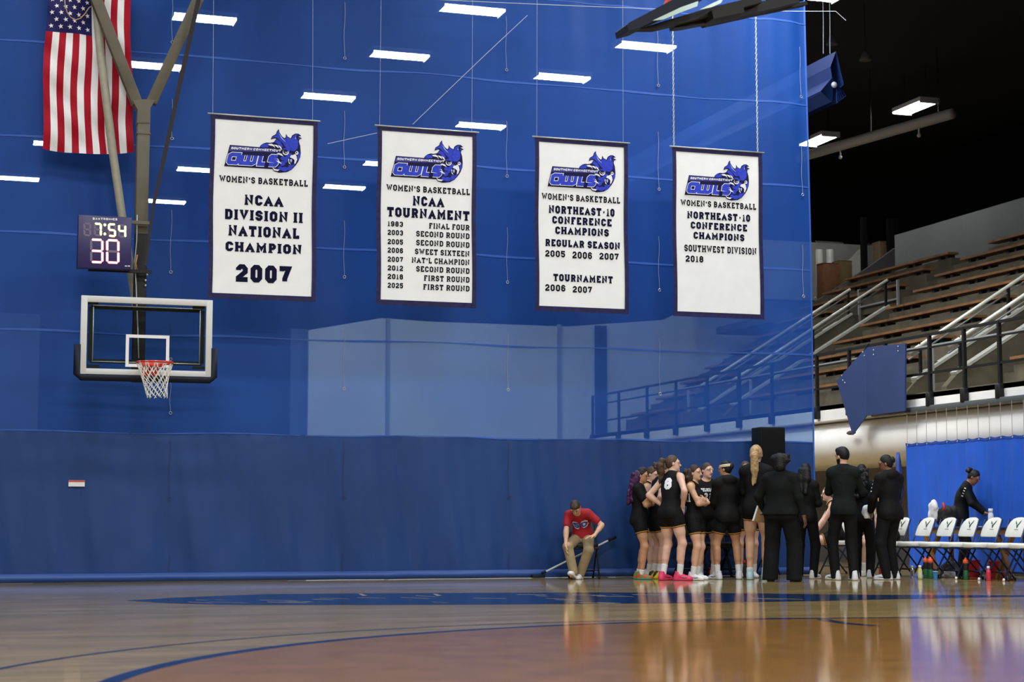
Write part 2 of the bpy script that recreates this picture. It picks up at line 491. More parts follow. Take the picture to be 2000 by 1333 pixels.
def far_box(name, label, cat, px0, py0, px1, py1, Y, col, depth=.5):
    a = on_y(px0, py1, Y); b = on_y(px1, py0, Y); a.z = 6.3
    t = thing(name, label, cat, ((a.x + b.x) / 2, Y, a.z))
    w, h = b.x - a.x, b.z - a.z
    obj('carton', G().box((0, depth / 2, h / 2), (w, depth, h), bev=.01), mat(name + col, col, .8, var=.2), t)
    obj('lid_flap', G().box((0, depth / 2, h + .01), (w * 1.02, depth * 1.02, .02)), mat(name + col, col, .8), t)
    return t
struct('floor_store', G().box((24.6, 44.0, 6.2), (7, 3.2, .2)), M_concrete)
far_box('cardboard_box', 'orange-brown cardboard box at the far top of the stand', 'box', 1609, 516, 1640, 562, 42.56, '5a3518', .4)
far_box('cardboard_box', 'olive-brown cardboard box beside the orange one at the stand top', 'box', 1640, 511, 1664, 548, 42.6, '52421f', .4)
far_box('wooden_crate', 'tall narrow wooden crate leaning by the dark post at stand top', 'crate', 1719, 473, 1731, 520, 42.6, '4a3c22', .4)
# ================================================================== LETTERS (own slab face)
_a, _b = .30, .17
GL = {
 'A': (.78, [([(.0, 0), (.5, 1), (1, 0)], 0), ([(.22, .3), (.78, .3)], 0)], [(0, 'b', .34), (1, 'b', .34)]),
 'B': (.68, [([(.1, 0), (1 - _a, 0), (1, _b), (1, .38), (.85, .52), (.95, .64), (.95, 1 - _b), (1 - _a, 1), (.1, 1)], 1), ([(.1, .52), (.85, .52)], 0)], [(.05, 'b', .2), (.05, 't', .2)]),
 'C': (.66, [([(1, .70), (1, 1 - _b), (1 - _a, 1), (_a, 1), (0, 1 - _b), (0, _b), (_a, 0), (1 - _a, 0), (1, _b), (1, .30)], 0)], []),
 'D': (.70, [([(.1, 0), (1 - _a, 0), (1, _b), (1, 1 - _b), (1 - _a, 1), (.1, 1)], 1)], [(.05, 'b', .2), (.05, 't', .2)]),
 'E': (.64, [([(1, .76), (1, 1), (.1, 1), (.1, 0), (1, 0), (1, .24)], 0), ([(.1, .5), (.72, .5)], 0)], [(.05, 'b', .2), (.05, 't', .2)]),
 'F': (.62, [([(1, .76), (1, 1), (.12, 1), (.12, 0)], 0), ([(.12, .5), (.72, .5)], 0)], [(.14, 'b', .38), (.05, 't', .2)]),
 'G': (.68, [([(1, .70), (1, 1 - _b), (1 - _a, 1), (_a, 1), (0, 1 - _b), (0, _b), (_a, 0), (1 - _a, 0), (1, _b), (1, .45), (.6, .45)], 0)], []),
 'H': (.76, [([(.06, 0), (.06, 1)], 0), ([(.94, 0), (.94, 1)], 0), ([(.06, .5), (.94, .5)], 0)], [(.06, 'b', .34), (.06, 't', .34), (.94, 'b', .34), (.94, 't', .34)]),
 'I': (.34, [([(.5, 0), (.5, 1)], 0)], [(.5, 'b', .36), (.5, 't', .36)]),
 'K': (.76, [([(.08, 0), (.08, 1)], 0), ([(.08, .42), (.85, 1)], 0), ([(.42, .62), (.92, 0)], 0)], [(.08, 'b', .34), (.08, 't', .34), (.9, 'b', .32), (.86, 't', .32)]),
 'L': (.62, [([(.14, 1), (.14, 0), (1, 0), (1, .26)], 0)], [(.14, 't', .36), (.05, 'b', .2)]),
 'M': (.92, [([(.06, 0), (.06, 1), (.5, .3), (.94, 1), (.94, 0)], 0)], [(.06, 'b', .32), (.94, 'b', .32), (.02, 't', .2), (.98, 't', .2)]),
 'N': (.80, [([(.08, 0), (.08, 1), (.92, 0), (.92, 1)], 0)], [(.08, 'b', .32), (.04, 't', .2), (.92, 't', .32)]),
 'O': (.68, [([(0, _b), (_a, 0), (1 - _a, 0), (1, _b), (1, 1 - _b), (1 - _a, 1), (_a, 1), (0, 1 - _b)], 1)], []),
 'P': (.66, [([(.12, 0), (.12, 1), (1 - _a, 1), (1, 1 - _b), (1, .60), (1 - _a, .44), (.12, .44)], 0)], [(.14, 'b', .38), (.05, 't', .2)]),
 'R': (.74, [([(.12, 0), (.12, 1), (1 - _a, 1), (.95, 1 - _b), (.95, .62), (1 - _a, .46), (.12, .46)], 0), ([(.6, .46), (.95, 0)], 0)], [(.12, 'b', .34), (.05, 't', .2), (.98, 'b', .22)]),
 'S': (.64, [([(1, .72), (1, 1 - _b), (1 - _a, 1), (_a, 1), (0, 1 - _b), (0, .64), (_a, .54), (1 - _a, .48), (1, .38), (1, _b), (1 - _a, 0), (_a, 0), (0, _b), (0, .28)], 0)], []),
 'T': (.70, [([(0, .74), (0, 1), (1, 1), (1, .74)], 0), ([(.5, 0), (.5, 1)], 0)], [(.5, 'b', .38)]),
 'U': (.74, [([(.06, 1), (.06, _b), (_a, 0), (1 - _a, 0), (.94, _b), (.94, 1)], 0)], [(.06, 't', .34), (.94, 't', .34)]),
 'V': (.76, [([(.03, 1), (.5, 0), (.97, 1)], 0)], [(.03, 't', .32), (.97, 't', .32)]),
 'W': (1.0, [([(.03, 1), (.27, 0), (.5, .8), (.73, 0), (.97, 1)], 0)], [(.03, 't', .3), (.97, 't', .3)]),
 'X': (.74, [([(.05, 0), (.95, 1)], 0), ([(.05, 1), (.95, 0)], 0)], [(.05, 'b', .3), (.95, 'b', .3), (.05, 't', .3), (.95, 't', .3)]),
 'Y': (.74, [([(.03, 1), (.5, .45), (.97, 1)], 0), ([(.5, .45), (.5, 0)], 0)], [(.5, 'b', .36), (.03, 't', .3), (.97, 't', .3)]),
 "'": (.26, [([(.75, 1), (.30, .60)], 0)], []),
 '-': (.44, [([(0, .5), (1, .5)], 0)], []),
 '0': (.62, [([(0, _b), (_a, 0), (1 - _a, 0), (1, _b), (1, 1 - _b), (1 - _a, 1), (_a, 1), (0, 1 - _b)], 1)], []),
 '1': (.42, [([(.5, 0), (.5, 1), (.1, .84)], 0)], [(.5, 'b', .4)]),
 '2': (.62, [([(0, .72), (0, 1 - _b), (_a, 1), (1 - _a, 1), (1, 1 - _b), (1, .60), (0, .14), (0, 0), (1, 0), (1, .2)], 0)], []),
 '3': (.62, [([(0, .74), (0, 1 - _b), (_a, 1), (1 - _a, 1), (1, 1 - _b), (1, .64), (.75, .52), (1, .40), (1, _b), (1 - _a, 0), (_a, 0), (0, _b), (0, .26)], 0), ([(.4, .52), (.75, .52)], 0)], []),
 '4': (.66, [([(.75, 0), (.75, 1), (0, .3), (1, .3)], 0)], [(.75, 'b', .36)]),
 '5': (.62, [([(.95, .82), (.95, 1), (.02, 1), (.02, .56), (1 - _a, .60), (1, .48), (1, _b), (1 - _a, 0), (_a, 0), (0, _b), (0, .26)], 0)], []),
 '6': (.62, [([(1, .74), (1, 1 - _b), (1 - _a, 1), (_a, 1), (0, 1 - _b), (0, _b), (_a, 0), (1 - _a, 0), (1, _b), (1, .42), (1 - _a, .57), (0, .57)], 0)], []),
 '7': (.62, [([(0, .78), (0, 1), (1, 1), (.42, .2), (.42, 0)], 0)], []),
 '8': (.62, [([(0, _b), (_a, 0), (1 - _a, 0), (1, _b), (1, .40), (.8, .52), (.95, .64), (.95, 1 - _b), (1 - _a, 1), (_a, 1), (.05, 1 - _b), (.05, .64), (.2, .52), (0, .40)], 1), ([(.2, .52), (.8, .52)], 0)], []),
 '9': (.62, [([(0, .26), (0, _b), (_a, 0), (1 - _a, 0), (1, _b), (1, 1 - _b), (1 - _a, 1), (_a, 1), (0, 1 - _b), (0, .58), (_a, .43), (1, .43)], 0)], []),
}
def stroke_quads(pts, closed, t):
    P = [Vector((p[0], p[1])) for p in pts]; n = len(P); L = []; R = []
    for i in range(n):
        ds = []
        if closed or i > 0: ds.append((P[i] - P[i - 1]).normalized())
        if closed or i < n - 1: ds.append((P[(i + 1) % n] - P[i]).normalized())
        ns = [Vector((-d.y, d.x)) for d in ds]
        if len(ns) == 1: m = ns[0]
        else:
            m = ns[0] + ns[1]
            if m.length < 1e-4: m = ns[0]
            m = m.normalized(); m = m / max(.45, m.dot(ns[0]))
        L.append(P[i] + m * t / 2); R.append(P[i] - m * t / 2)
    out = []
    for i in range(n if closed else n - 1):
        j = (i + 1) % n
        out.append([L[i], R[i], R[j], L[j]])
    return out
def glyph_polys(ch, t=.21, serif=True, st=.13):
    w, pls, sers = GL[ch]
    fx = lambda x: t / 2 + x * (w - t); fy = lambda y: t / 2 + y * (1 - t)
    q = []
    for pts, cl in pls:
        q += stroke_quads([(fx(x), fy(y)) for x, y in pts], cl, t)
    q = [[Vector((v.x, min(1, max(0, v.y)))) for v in p] for p in q]
    if serif:
        for x, e, l in sers:
            c = fx(x); y0, y1 = (0, st) if e == 'b' else (1 - st, 1)
            q.append([Vector((c - l / 2, y0)), Vector((c + l / 2, y0)), Vector((c + l / 2, y1)), Vector((c - l / 2, y1))])
    return q, w
def text_polys(s, t=.21, gap=.13, space=.36, serif=True):
    """polygons of a line of capitals, height 1, starting at x = 0; returns (polys, width)"""
    x = 0; out = []
    for ch in s:
        if ch == ' ': x += space; continue
        if ch == '~': x += .12; continue
        q, w = glyph_polys(ch, t, serif)
        out += [[Vector((v.x + x, v.y)) for v in p] for p in q]
        x += w + gap
    return out, x - gap

# ================================================================== DIVIDER CURTAIN
YC, XR = 25.15, 13.3
def curtain_material(name, col, through, var=.10):
    m = bpy.data.materials.new(name); m.use_nodes = True
    nt = m.node_tree; b = nt.nodes['Principled BSDF']; L = nt.links.new
    tc = nt.nodes.new('ShaderNodeTexCoord')
    n = nt.nodes.new('ShaderNodeTexNoise'); n.inputs['Scale'].default_value = .7; n.inputs['Detail'].default_value = 4
    L(tc.outputs['Object'], n.inputs['Vector'])
    r = nt.nodes.new('ShaderNodeValToRGB')
    r.color_ramp.elements[0].position = .3; r.color_ramp.elements[1].position = .7
    r.color_ramp.elements[0].color = (*[c * (1 - var) for c in col], 1); r.color_ramp.elements[1].color = (*[c * (1 + var) for c in col], 1)
    L(n.outputs['Fac'], r.inputs['Fac']); L(r.outputs['Color'], b.inputs['Base Color'])
    b.inputs['Roughness'].default_value = .55
    b.inputs['Specular IOR Level'].default_value = .35
    if through:
        tr = nt.nodes.new('ShaderNodeBsdfTransparent'); tr.inputs[0].default_value = (.62, .86, 1, 1); mx = nt.nodes.new('ShaderNodeMixShader')
        mx.inputs[0].default_value = through
        out = nt.nodes['Material Output']
        L(b.outputs[0], mx.inputs[1]); L(tr.outputs[0], mx.inputs[2]); L(mx.outputs[0], out.inputs['Surface'])
    return m
M_mesh = curtain_material('curtain_mesh_blue', (.006, .078, .40), .33)
M_vinyl = curtain_material('curtain_vinyl_blue', (.012, .052, .20), 0)
M_web = mat('curtain_webbing', (.02, .10, .45), .6)
def cdisp(x, z):
    d = .035 * math.sin(x * 1.1 + .4 * math.sin(z * .7)) + .018 * math.sin(x * 3.3 + z * .5)
    k = min(1, max(0, (x - 7) / 6)) * min(1, max(0, (z - 5.5) / 3.5))          # vertical folds near the free edge
    d += k * (.030 * math.sin(x * 7.0) + .016 * math.sin(x * 15 + 1))
    if z < 2.08:
        d += .034 * math.sin(x * 5.2 + z * 1.6) * (1 - z / 2.4) * (.35 + .65 * min(1, max(0, x / 5)))
        d += .022 * math.sin(x * 11 + 2 * math.sin(x) + z) * max(0, .8 - abs(z - .45)) + .006 * math.sin(x * 23 + 3 * z)
    return d
curtain = thing('divider_curtain', 'huge blue gym divider curtain, mesh above and solid vinyl below', 'curtain', (5, YC, 0))
def cpt(x, z, off=0.0): return Vector((x, YC - cdisp(x, z) - off, z))
XL = -8.0
obj('mesh_panel', G().grid(lambda u, v: cpt(XL + u * (XR - XL), 2.08 + v * 9.6), 320, 40), M_mesh, curtain, True, label='see-through blue mesh')
obj('vinyl_panel', G().grid(lambda u, v: cpt(XL + u * (XR - XL), .10 + v * 1.98), 420, 28), M_vinyl, curtain, True, label='solid dark blue vinyl')
obj('bottom_hem', G().grid(lambda u, v: cpt(XL + u * (XR - XL), .006, .02) + Vector((0, -.04 * math.sin(v * math.pi), .12 * v)), 200, 6), mat('hem_blue_vinyl', (.02, .075, .30), .5), curtain, True, label='lighter blue weighted hem')
for z in (2.08, 3.47, 4.83, 6.18, 7.53, 8.88):
    h = .024 if z > 3 else .016
    obj('seam_webbing', G().grid(lambda u, v: cpt(XL + u * (XR - XL), z + (v - .5) * h * (1 + .4 * math.sin(u * 60)) + .012 * math.sin(u * 47), .006), 200, 1), M_web, curtain, True)
obj('edge_webbing', G().grid(lambda u, v: cpt(XR - .03 + .03 * u, v * 11.6, .004), 1, 60), M_web, curtain, True)
M_cord = mat('pale_cord', (.28, .32, .40), .6)
M_cord_dark = mat('dark_cord', (.03, .04, .06), .6)
M_ring = mat('ring_brass', (.5, .48, .4), .4, metal=.6)
cords = {334: ((0, 82), (195, 270), (411, 530), (632, 700), (747, 805), (860, 972), (1084, 1130)), 671: ((5, 112), (217, 325), (432, 540), (643, 758), (862, 970), (1078, 1122)),
         990: ((33, 136), (237, 343), (445, 550), (652, 760), (864, 970), (1080, 1118)), 1287: ((60, 165), (258, 368), (462, 565), (660, 768), (868, 960)), 1563: ((92, 188), (285, 380), (480, 578))}
for px, segs in cords.items():
    for (ya, yb) in segs:
        pxx = px + (ya - 560) * (.006 if px > 900 else -.004)
        a, b = on_y(pxx, ya, YC), on_y(pxx, yb, YC)
        pts = [cpt(a.x + .008 * math.sin(i * 1.3), a.z + (b.z - a.z) * i / 6, .03) for i in range(7)]
        obj('lift_cord', G().tube(pts, .0035, 5), M_cord if ya < 860 and not (px == 334 and 600 < ya < 720) else M_cord_dark, curtain, True)
        g = G(); c = pts[-1]
        g.tube([c + Vector((.02 * math.cos(t), 0, .02 * math.sin(t) - .015)) for t in [2 * math.pi * i / 10 for i in range(10)]], .0045, 5, closed=True)
        obj('cord_ring', g, M_ring if ya < 860 else M_cord_dark, curtain, True)
s0 = on_y(133, 951, YC); s1 = on_y(165, 939, YC)
sg = thing('notice_label', 'small white label with a red stripe stuck low on the blue curtain', 'label', (s0.x, YC - cdisp(s0.x, s0.z) - .03, s0.z))
w, h = s1.x - s0.x, s1.z - s0.z
obj('card', G().box((w / 2, 0, h / 2), (w, .006, h)), mat('label_white', (.8, .8, .8), .5), sg)
obj('stripe', G().box((w / 2, -.004, h * .86), (w, .004, h * .24)), mat('label_red', (.6, .04, .02), .5), sg)

# ================================================================== BANNERS
YB4 = 24.0
M_field = mat('banner_white', (.86, .875, .87), .6, var=.03, scale=4, sheen=.1)
M_navy = mat('banner_navy_satin', (.016, .013, .07), .6, var=.35, scale=14, bump=.25, bscale=22, spec=.25)
M_ink = mat('banner_letter_navy', (.007, .007, .032), .8, spec=.08)
M_ink2 = mat('banner_letter_black', (.008, .008, .013), .8, spec=.08)
LG = dict(navy=mat('logo_navy', (.010, .009, .06), .6, spec=.15), blue=mat('logo_blue', (.035, .06, .55), .6, spec=.15, var=.2, scale=30), white=mat('logo_white', (.82, .83, .88), .5),
          light=mat('logo_pale_blue', (.30, .42, .85), .5), band=mat('logo_band_blue', (.03, .035, .28), .5))
def fold(x, z): return .0012 * math.sin(x * 19 + 1.3 * math.sin(z * 2.1)) * (.4 + .6 * min(1, max(0, (7 - z) / 3)))
BN = [((411, 226), (620, 582)), ((737, 246), (930, 590)), ((1044, 266), (1225, 604)), ((1312, 283), (1487, 612))]
BX = []
for (l, t), (r, b) in BN:
    BX.append((on_y(l, t, YB4).x, on_y(r, t, YB4).x))
ZT, ZBt = 6.43, 3.875
def lg(pts, dx, off):
    out = []
    for (u, v) in pts:
        p = on_y(420 + u * .10504, 240 + v * .10504, YB4)
        out.append(Vector((p.x + dx, YB4 - fold(p.x + dx, p.z) - off, p.z)))
    return out
def ell(cx, cy, rx, ry, n=18, rot=0):
    return [(cx + rx * math.cos(a) * math.cos(rot) - ry * math.sin(a) * math.sin(rot), cy + rx * math.cos(a) * math.sin(rot) + ry * math.sin(a) * math.cos(rot)) for a in [2 * math.pi * i / n for i in range(n)]]
OWL_SIL = [(1035, 312), (1058, 252), (1130, 212), (1148, 160), (1185, 116), (1197, 180), (1242, 250), (1288, 288), (1312, 272), (1318, 208), (1352, 260), (1408, 290), (1436, 232), (1490, 203), (1548, 203), (1604, 245),
           (1545, 256), (1618, 292), (1568, 308), (1558, 350), (1582, 430), (1592, 560), (1582, 640), (1545, 725), (1502, 790), (1425, 872), (1335, 918), (1190, 930), (1098, 902), (1050, 830), (1090, 800), (1075, 700), (1130, 560), (1120, 470),
           (820, 470), (850, 415), (900, 385), (960, 368), (1020, 375), (1090, 360), (1140, 300), (1110, 290)]
LAYERS = [
 ('navy', [(275, 412), (1250, 486), (1215, 845), (1060, 862), (168, 808)]),
 ('navy', OWL_SIL),
 ('band', [(292, 430), (830, 470), (1240, 500), (1226, 556), (262, 520)]),
 ('blue', [(1052, 292), (1074, 254), (1140, 226), (1160, 168), (1180, 140), (1190, 200), (1236, 268), (1300, 330), (1372, 420), (1400, 505), (1350, 505), (1300, 440), (1220, 350), (1150, 275), (1110, 270)]),
 ('blue', [(1326, 238), (1350, 275), (1420, 305), (1450, 245), (1500, 218), (1550, 218), (1515, 240), (1500, 280), (1505, 310), (1545, 330), (1545, 430), (1530, 480), (1480, 530), (1410, 522), (1380, 440), (1320, 350), (1280, 305), (1325, 290)]),
 ('blue', [(1530, 290), (1590, 285), (1540, 310)]),
 ('light', [(1185, 190), (1240, 272), (1318, 362), (1290, 345), (1225, 285)]),
 ('light', [(1496, 250), (1510, 310), (1490, 300)]),
 ('blue', [(1100, 360), (1150, 310), (1215, 360), (1260, 440), (1230, 470), (1170, 400)]),
 ('blue', ell(905, 432, 62, 34)), ('blue', ell(968, 425, 26, 40)),
 ('blue', [(1540, 540), (1578, 560), (1572, 640), (1538, 705), (1528, 640)]),
 ('blue', [(1370, 560), (1430, 580), (1400, 630), (1350, 690), (1320, 620)]),
 ('blue', ell(1265, 665, 48, 38)), ('blue', ell(1250, 760, 52, 46)), ('blue', ell(1315, 690, 34, 60)), ('blue', ell(1290, 865, 66, 42)), ('blue', ell(1385, 845, 52, 40, rot=-.5)), ('blue', ell(1205, 850, 40, 40)), ('blue', [(1350, 790), (1440, 790), (1500, 740), (1470, 810), (1400, 850)]),
 ('white', ell(1312, 552, 58, 52)), ('navy', ell(1311, 540, 46, 42)), ('white', ell(1320, 548, 24, 16)), ('navy', ell(1318, 540, 17, 15)),
 ('blue', [(1255, 480), (1330, 470), (1400, 520), (1375, 540), (1320, 505), (1262, 500)]),
 ('white', ell(1516, 566, 28, 34)), ('navy', ell(1512, 560, 12, 16)),
 ('white', [(1388, 648), (1408, 606), (1450, 604), (1482, 585), (1510, 622), (1522, 692), (1494, 758), (1468, 772), (1474, 700), (1440, 668)]),
 ('white', [(1355, 690), (1372, 670), (1372, 730), (1404, 784), (1368, 760)]), ('light', [(1384, 690), (1425, 675), (1428, 720), (1405, 750)]),
 ('white', [(982, 402), (1050, 395), (1090, 420), (1112, 472), (1075, 440), (1000, 425)]), ('white', [(1085, 412), (1140, 418), (1168, 440), (1182, 480), (1140, 455)]), ('white', [(1160, 418), (1215, 445), (1248, 512), (1205, 480)]),
 ('white', [(1140, 576), (1180, 566), (1235, 585), (1265, 632), (1205, 606)]), ('white', [(1128, 708), (1180, 715), (1240, 768), (1175, 752)]), ('white', [(1058, 836), (1105, 866), (1192, 878), (1160, 905), (1095, 892)]),
]
def logo_letters():
    """OWLS: heavy slanted letters, white outline with blue face"""
    boxes = [('O', 190, 455, 250), ('W', 420, 780, 330), ('L', 752, 925, 200), ('S', 940, 1195, 215)]
    wh, bl = [], []
    P = {'O': [([(0, .12), (.12, 0), (.88, 0), (1, .12), (1, 1), (.2, 1), (0, .85)], 1)], 'W': [([(0, 1), (0, 0), (.85, 0), (1, .15), (1, 1)], 0), ([(.5, 0), (.5, 1)], 0)],
         'L': [([(.05, 1), (.05, 0), (1, 0)], 0)], 'S': [([(1, 1), (.15, 1), (0, .85), (0, .55), (.9, .48), (1, .38), (1, .12), (.88, 0), (0, 0)], 0)]}
    for ch, x0, x1, w in boxes:
        h = 240
        for th, dst in ((96, wh), (74, bl)):
            for pts, cl in P[ch]:
                m = 44
                q = stroke_quads([(m + x * (w - 2 * m), m + y * (h - 2 * m)) for x, y in pts], cl, th)
                for poly in q:
                    out = []
                    for v in poly:
                        vx, vy = v.x, v.y
                        X = x0 + vx + vy * .25
                        Yp = 782 + (X - 190) * .055 - vy
                        out.append((X, Yp))
                    dst.append(out)
    return wh, bl
LWH, LBL = logo_letters()
SC_T, scw = text_polys('SOUTHERN CONNECTICUT', t=.24, gap=.12, space=.30, serif=False)
SCL = []
for p in SC_T:
    SCL.append([(290 + v.x / scw * 925 + v.y * 12, 496 + (v.x / scw) * 52 - v.y * 44) for v in p])
TXT = [
 [("WOMEN'S BASKETBALL", 428.4, 601, 342.4, 355, 2), ('NCAA', 477.2, 552.8, 380.2, 400.4, 1), ('DIVISION II', 438.4, 591, 408, 428.1, 1), ('NATIONAL', 445.7, 584.3, 439.5, 460.3, 1), ('CHAMPION', 440.3, 589, 471.6, 490.5, 1), ('2007', 460.5, 568.3, 516, 550.4, 1)],
 [("WOMEN'S BASKETBALL", 754.8, 917.4, 360, 372, 2), ('NCAA', 805.9, 867, 382.8, 401.7, 1), ('TOURNAMENT', 756, 916.8, 404.2, 423, 1)],
 [("WOMEN'S BASKETBALL", 1058, 1210.8, 377, 389.2, 2), ('NORTHEAST-10', 1071.5, 1200, 401, 416.4, 1), ('CONFERENCE', 1078.5, 1194.4, 422, 436.6, 1), ('CHAMPIONS', 1084.4, 1188.8, 442.5, 457.1, 1), ('REGULAR SEASON', 1064.8, 1210.8, 466.8, 480.8, 1),
  ('2005', 1064.8, 1103.4, 488.7, 501.3, 2), ('2006', 1118, 1156, 491.4, 504.8, 2), ('2007', 1170.7, 1208.1, 494, 506.9, 2), ('TOURNAMENT', 1080.6, 1196.7, 535, 549, 1), ('2006', 1064.8, 1104, 555.4, 568.3, 2), ('2007', 1118.6, 1156, 559, 571.5, 2)],
 [("WOMEN'S BASKETBALL", 1329.3, 1476.5, 389.8, 401.5, 2), ('NORTHEAST-10', 1341.9, 1464.8, 412.6, 426.7, 1), ('CONFERENCE', 1348.9, 1458.9, 433, 446.6, 1), ('CHAMPIONS', 1354.4, 1453.6, 453, 466.5, 1), ('SOUTHWEST DIVISION', 1336.6, 1477, 477.9, 491, 2), ('2018', 1339, 1373.5, 499, 511.5, 2)],
]
for i, (yr, res, xl, yt) in enumerate([('1983', 'FINAL FOUR', 838, 435.7), ('2003', 'SECOND ROUND', 812.8, 451.1), ('2005', 'SECOND ROUND', 812.8, 468.5), ('2006', 'SWEET SIXTEEN', 810.3, 485.8), ('2007', "NAT'L CHAMPION", 804, 502.5), ('2012', 'SECOND ROUND', 812.8, 519.8), ('2018', 'FIRST ROUND', 828, 537.8), ('2025', 'FIRST ROUND', 826.6, 555.1)]):
    ty = [431.9, 448.9, 466.9, 483.6, 501.2, 518.3, 535, 552.3][i]
    TXT[1].append((yr, 757, 787, ty, ty + 10.2, 2)); TXT[1].append((res, xl, 916.8, yt, yt + 11, 2))
BL = ['white championship banner lettered NATIONAL CHAMPION 2007, nearest to the basket', 'white banner listing NCAA tournament years 1983 to 2025', 'white banner with regular season 2005 2006 2007 and TOURNAMENT lines', 'white banner lettered SOUTHWEST DIVISION 2018, hung on two chains']
for bi in range(4):
    x0, x1 = BX[bi]; dx = x0 - BX[0][0]
    t = thing('banner', BL[bi], 'banner', ((x0 + x1) / 2, YB4, ZBt), group='championship banners')
    bw = .062
    obj('cloth_field', G().grid(lambda u, v: Vector((x0 + bw * .6 + u * (x1 - x0 - bw * 1.2), YB4 - fold(x0 + u * (x1 - x0), ZBt + v * (ZT - ZBt)), ZBt + .03 + v * (ZT - ZBt - .06))), 60, 24), M_field, t, True)
    for nm, (a, b, c, d) in dict(border_side=(x0, x0 + bw, ZBt, ZT), border_side_=(x1 - bw, x1, ZBt, ZT), border_top=(x0, x1, ZT - bw, ZT), border_bottom=(x0, x1, ZBt, ZBt + bw * 1.2)).items():
        n1 = 24 if 'side' in nm else 4
        g = G().grid(lambda u, v: Vector((a + u * (b - a) + .006 * math.sin(v * 9) * ('side' in nm), YB4 - .0065 - fold(a + u * (b - a), c + v * (d - c)) - (.004 if 'side' in nm else 0), c + v * (d - c))), 4 if 'side' in nm else 40, n1)
        obj(nm.rstrip('_'), g, M_navy, t, True)
    obj('hanging_rod', G().tube([(x0 - .04, YB4 - .012, ZT + .004), (x1 + .04, YB4 - .012, ZT + .004)], .012, 8), mat('rod_steel', (.5, .5, .5), .4, metal=.6), t, True)
    for xx in (x0 + .03, x1 - .07):
        if bi < 3:
            obj('hanging_wire', G().tube([(xx, YB4 - .012, ZT), (xx + (.02 if bi else -.05), YB4 - .012, 11.5)], .003, 5), mat('wire_gray', (.35, .37, .42), .5), t, True)
        else:
            g = G(); z = ZT; k = 0
            while z < 9.7:
                c = Vector((xx, YB4 - .012, z + .024))
                ax = Vector((1, 0, 0)) if k % 2 else Vector((0, 1, 0))
                g.tube([c + ax * .011 * math.cos(q) + Vector((0, 0, .026 * math.sin(q))) for q in [2 * math.pi * i / 6 for i in range(6)]], .0052, 4, closed=True)
                z += .041; k += 1
            o = obj('hanging_chain', g, mat('chain_zinc', (.72, .74, .76), .35, metal=.5), t, True); o['kind'] = 'stuff'
    for (s, xl, xr, yt, yb, st) in TXT[bi]:
        pl = on_y(xl, yb, YB4); pt = on_y(xl, yt, YB4); xr_ = on_y(xr, yb, YB4).x
        P, wd_ = text_polys(s, t=.26 if st == 1 else .215, gap=.15 if st == 1 else .17)
        h = pt.z - pl.z; k = (xr_ - pl.x) / wd_
        g = G()
        for p in P:
            vs = []
            for v in p:
                X = pl.x + v.x * k; Z = pl.z + v.y * h
                vs.append((X, YB4 - .0055 - fold(X, Z), Z))
            g.add(vs, [(0, 1, 2, 3)])
        obj('lettering', g, M_ink if st == 1 else M_ink2, t, True)
    off = .005
    em = {}
    for q, (c, pts) in enumerate(LAYERS):
        em.setdefault(c, G()).poly(lg(pts, dx, off + .0005 * q))
    for p in LWH: em['white'].add(lg(p, dx, .0225), [(0, 1, 2, 3)])
    for p in LBL: em['blue'].add(lg(p, dx, .0235), [(0, 1, 2, 3)])
    # claws grip the last letter
    for c, pts in LAYERS[-3:]: em[c].poly(lg(pts, dx, .0245))
    for p in SCL: em['white'].add(lg(p, dx, .0225), [(0, 1, 2, 3)])
    root_ = None
    for c, g in em.items():
        o = obj('emblem' if root_ is None else 'emblem_layer', g, LG[c], t if root_ is None else root_, root_ is None)
        root_ = root_ or o

# ================================================================== FLAG
YFL = 24.62
fl = thing('flag', 'large American flag hanging vertically behind the basket post', 'flag', (1.9, YFL, 5.95))
M_fr = mat('flag_red', (.36, .004, .018), .6, spec=.15); M_fw = mat('flag_white', (.78, .78, .79), .6); M_fb = mat('flag_blue', (.014, .012, .09), .6, spec=.15)
FZ0, FZ1 = 5.93, 8.67
def fpos(u, v, off=0):
    z = FZ0 + v * (FZ1 - FZ0)
    x0 = 1.325 - .01 * math.sin(v * 5); x1 = 2.46 + .10 * (1 - v) ** 2
    x = x0 + u * (x1 - x0) + .012 * math.sin(v * 11 + u * 4)
    y = .035 * math.sin(u * 10 + v * 3) + .022 * math.sin(u * 6 - v * 22) * (1 - v * .5) + .012 * math.sin(u * 15 + v * 40)
    return Vector((x, YFL - .05 + y - off, z - .05 * math.sin(u * 3.1) * (1 - v) + (.03 * (u - .5)) * (1 - v)))
VC = 1 - .4
for i in range(13):
    vtop = VC if i < 7 else 1.0
    obj('stripe', G().grid(lambda u, v: fpos((i + u) / 13, v * vtop), 4, 60), M_fr if i % 2 == 0 else M_fw, fl, True)
obj('canton', G().grid(lambda u, v: fpos(u * 7 / 13, VC + v * (1 - VC), .001), 24, 28), M_fb, fl, True)
for r in range(11):
    for c in range(9):
        if (r + c) % 2: continue
        u0 = (c + 1) / 10 * 7 / 13; v0 = VC + (r + .85) / 11.8 * (1 - VC)
        g = G(); pts = []
        for k in range(10):
            rad = (.036 if k % 2 == 0 else .0145); a = math.pi / 2 + k * math.pi / 5 + .2
            pts.append(fpos(u0 + rad * math.cos(a) / 1.15, v0 + rad * math.sin(a) / 2.74, .009))
        g.poly(pts); obj('star', g, M_fw, fl, True)
obj('flag_rod', G().tube([(1.25, YFL - .05, FZ1), (2.6, YFL - .05, FZ1)], .02, 8), M_black_metal, fl, True)
rp = [on_y(x, y, 24.42) for x, y in ((126, -12), (127, 8), (131, 24), (138, 34), (147, 39), (157, 36), (166, 27), (174, 15), (186, 9))]
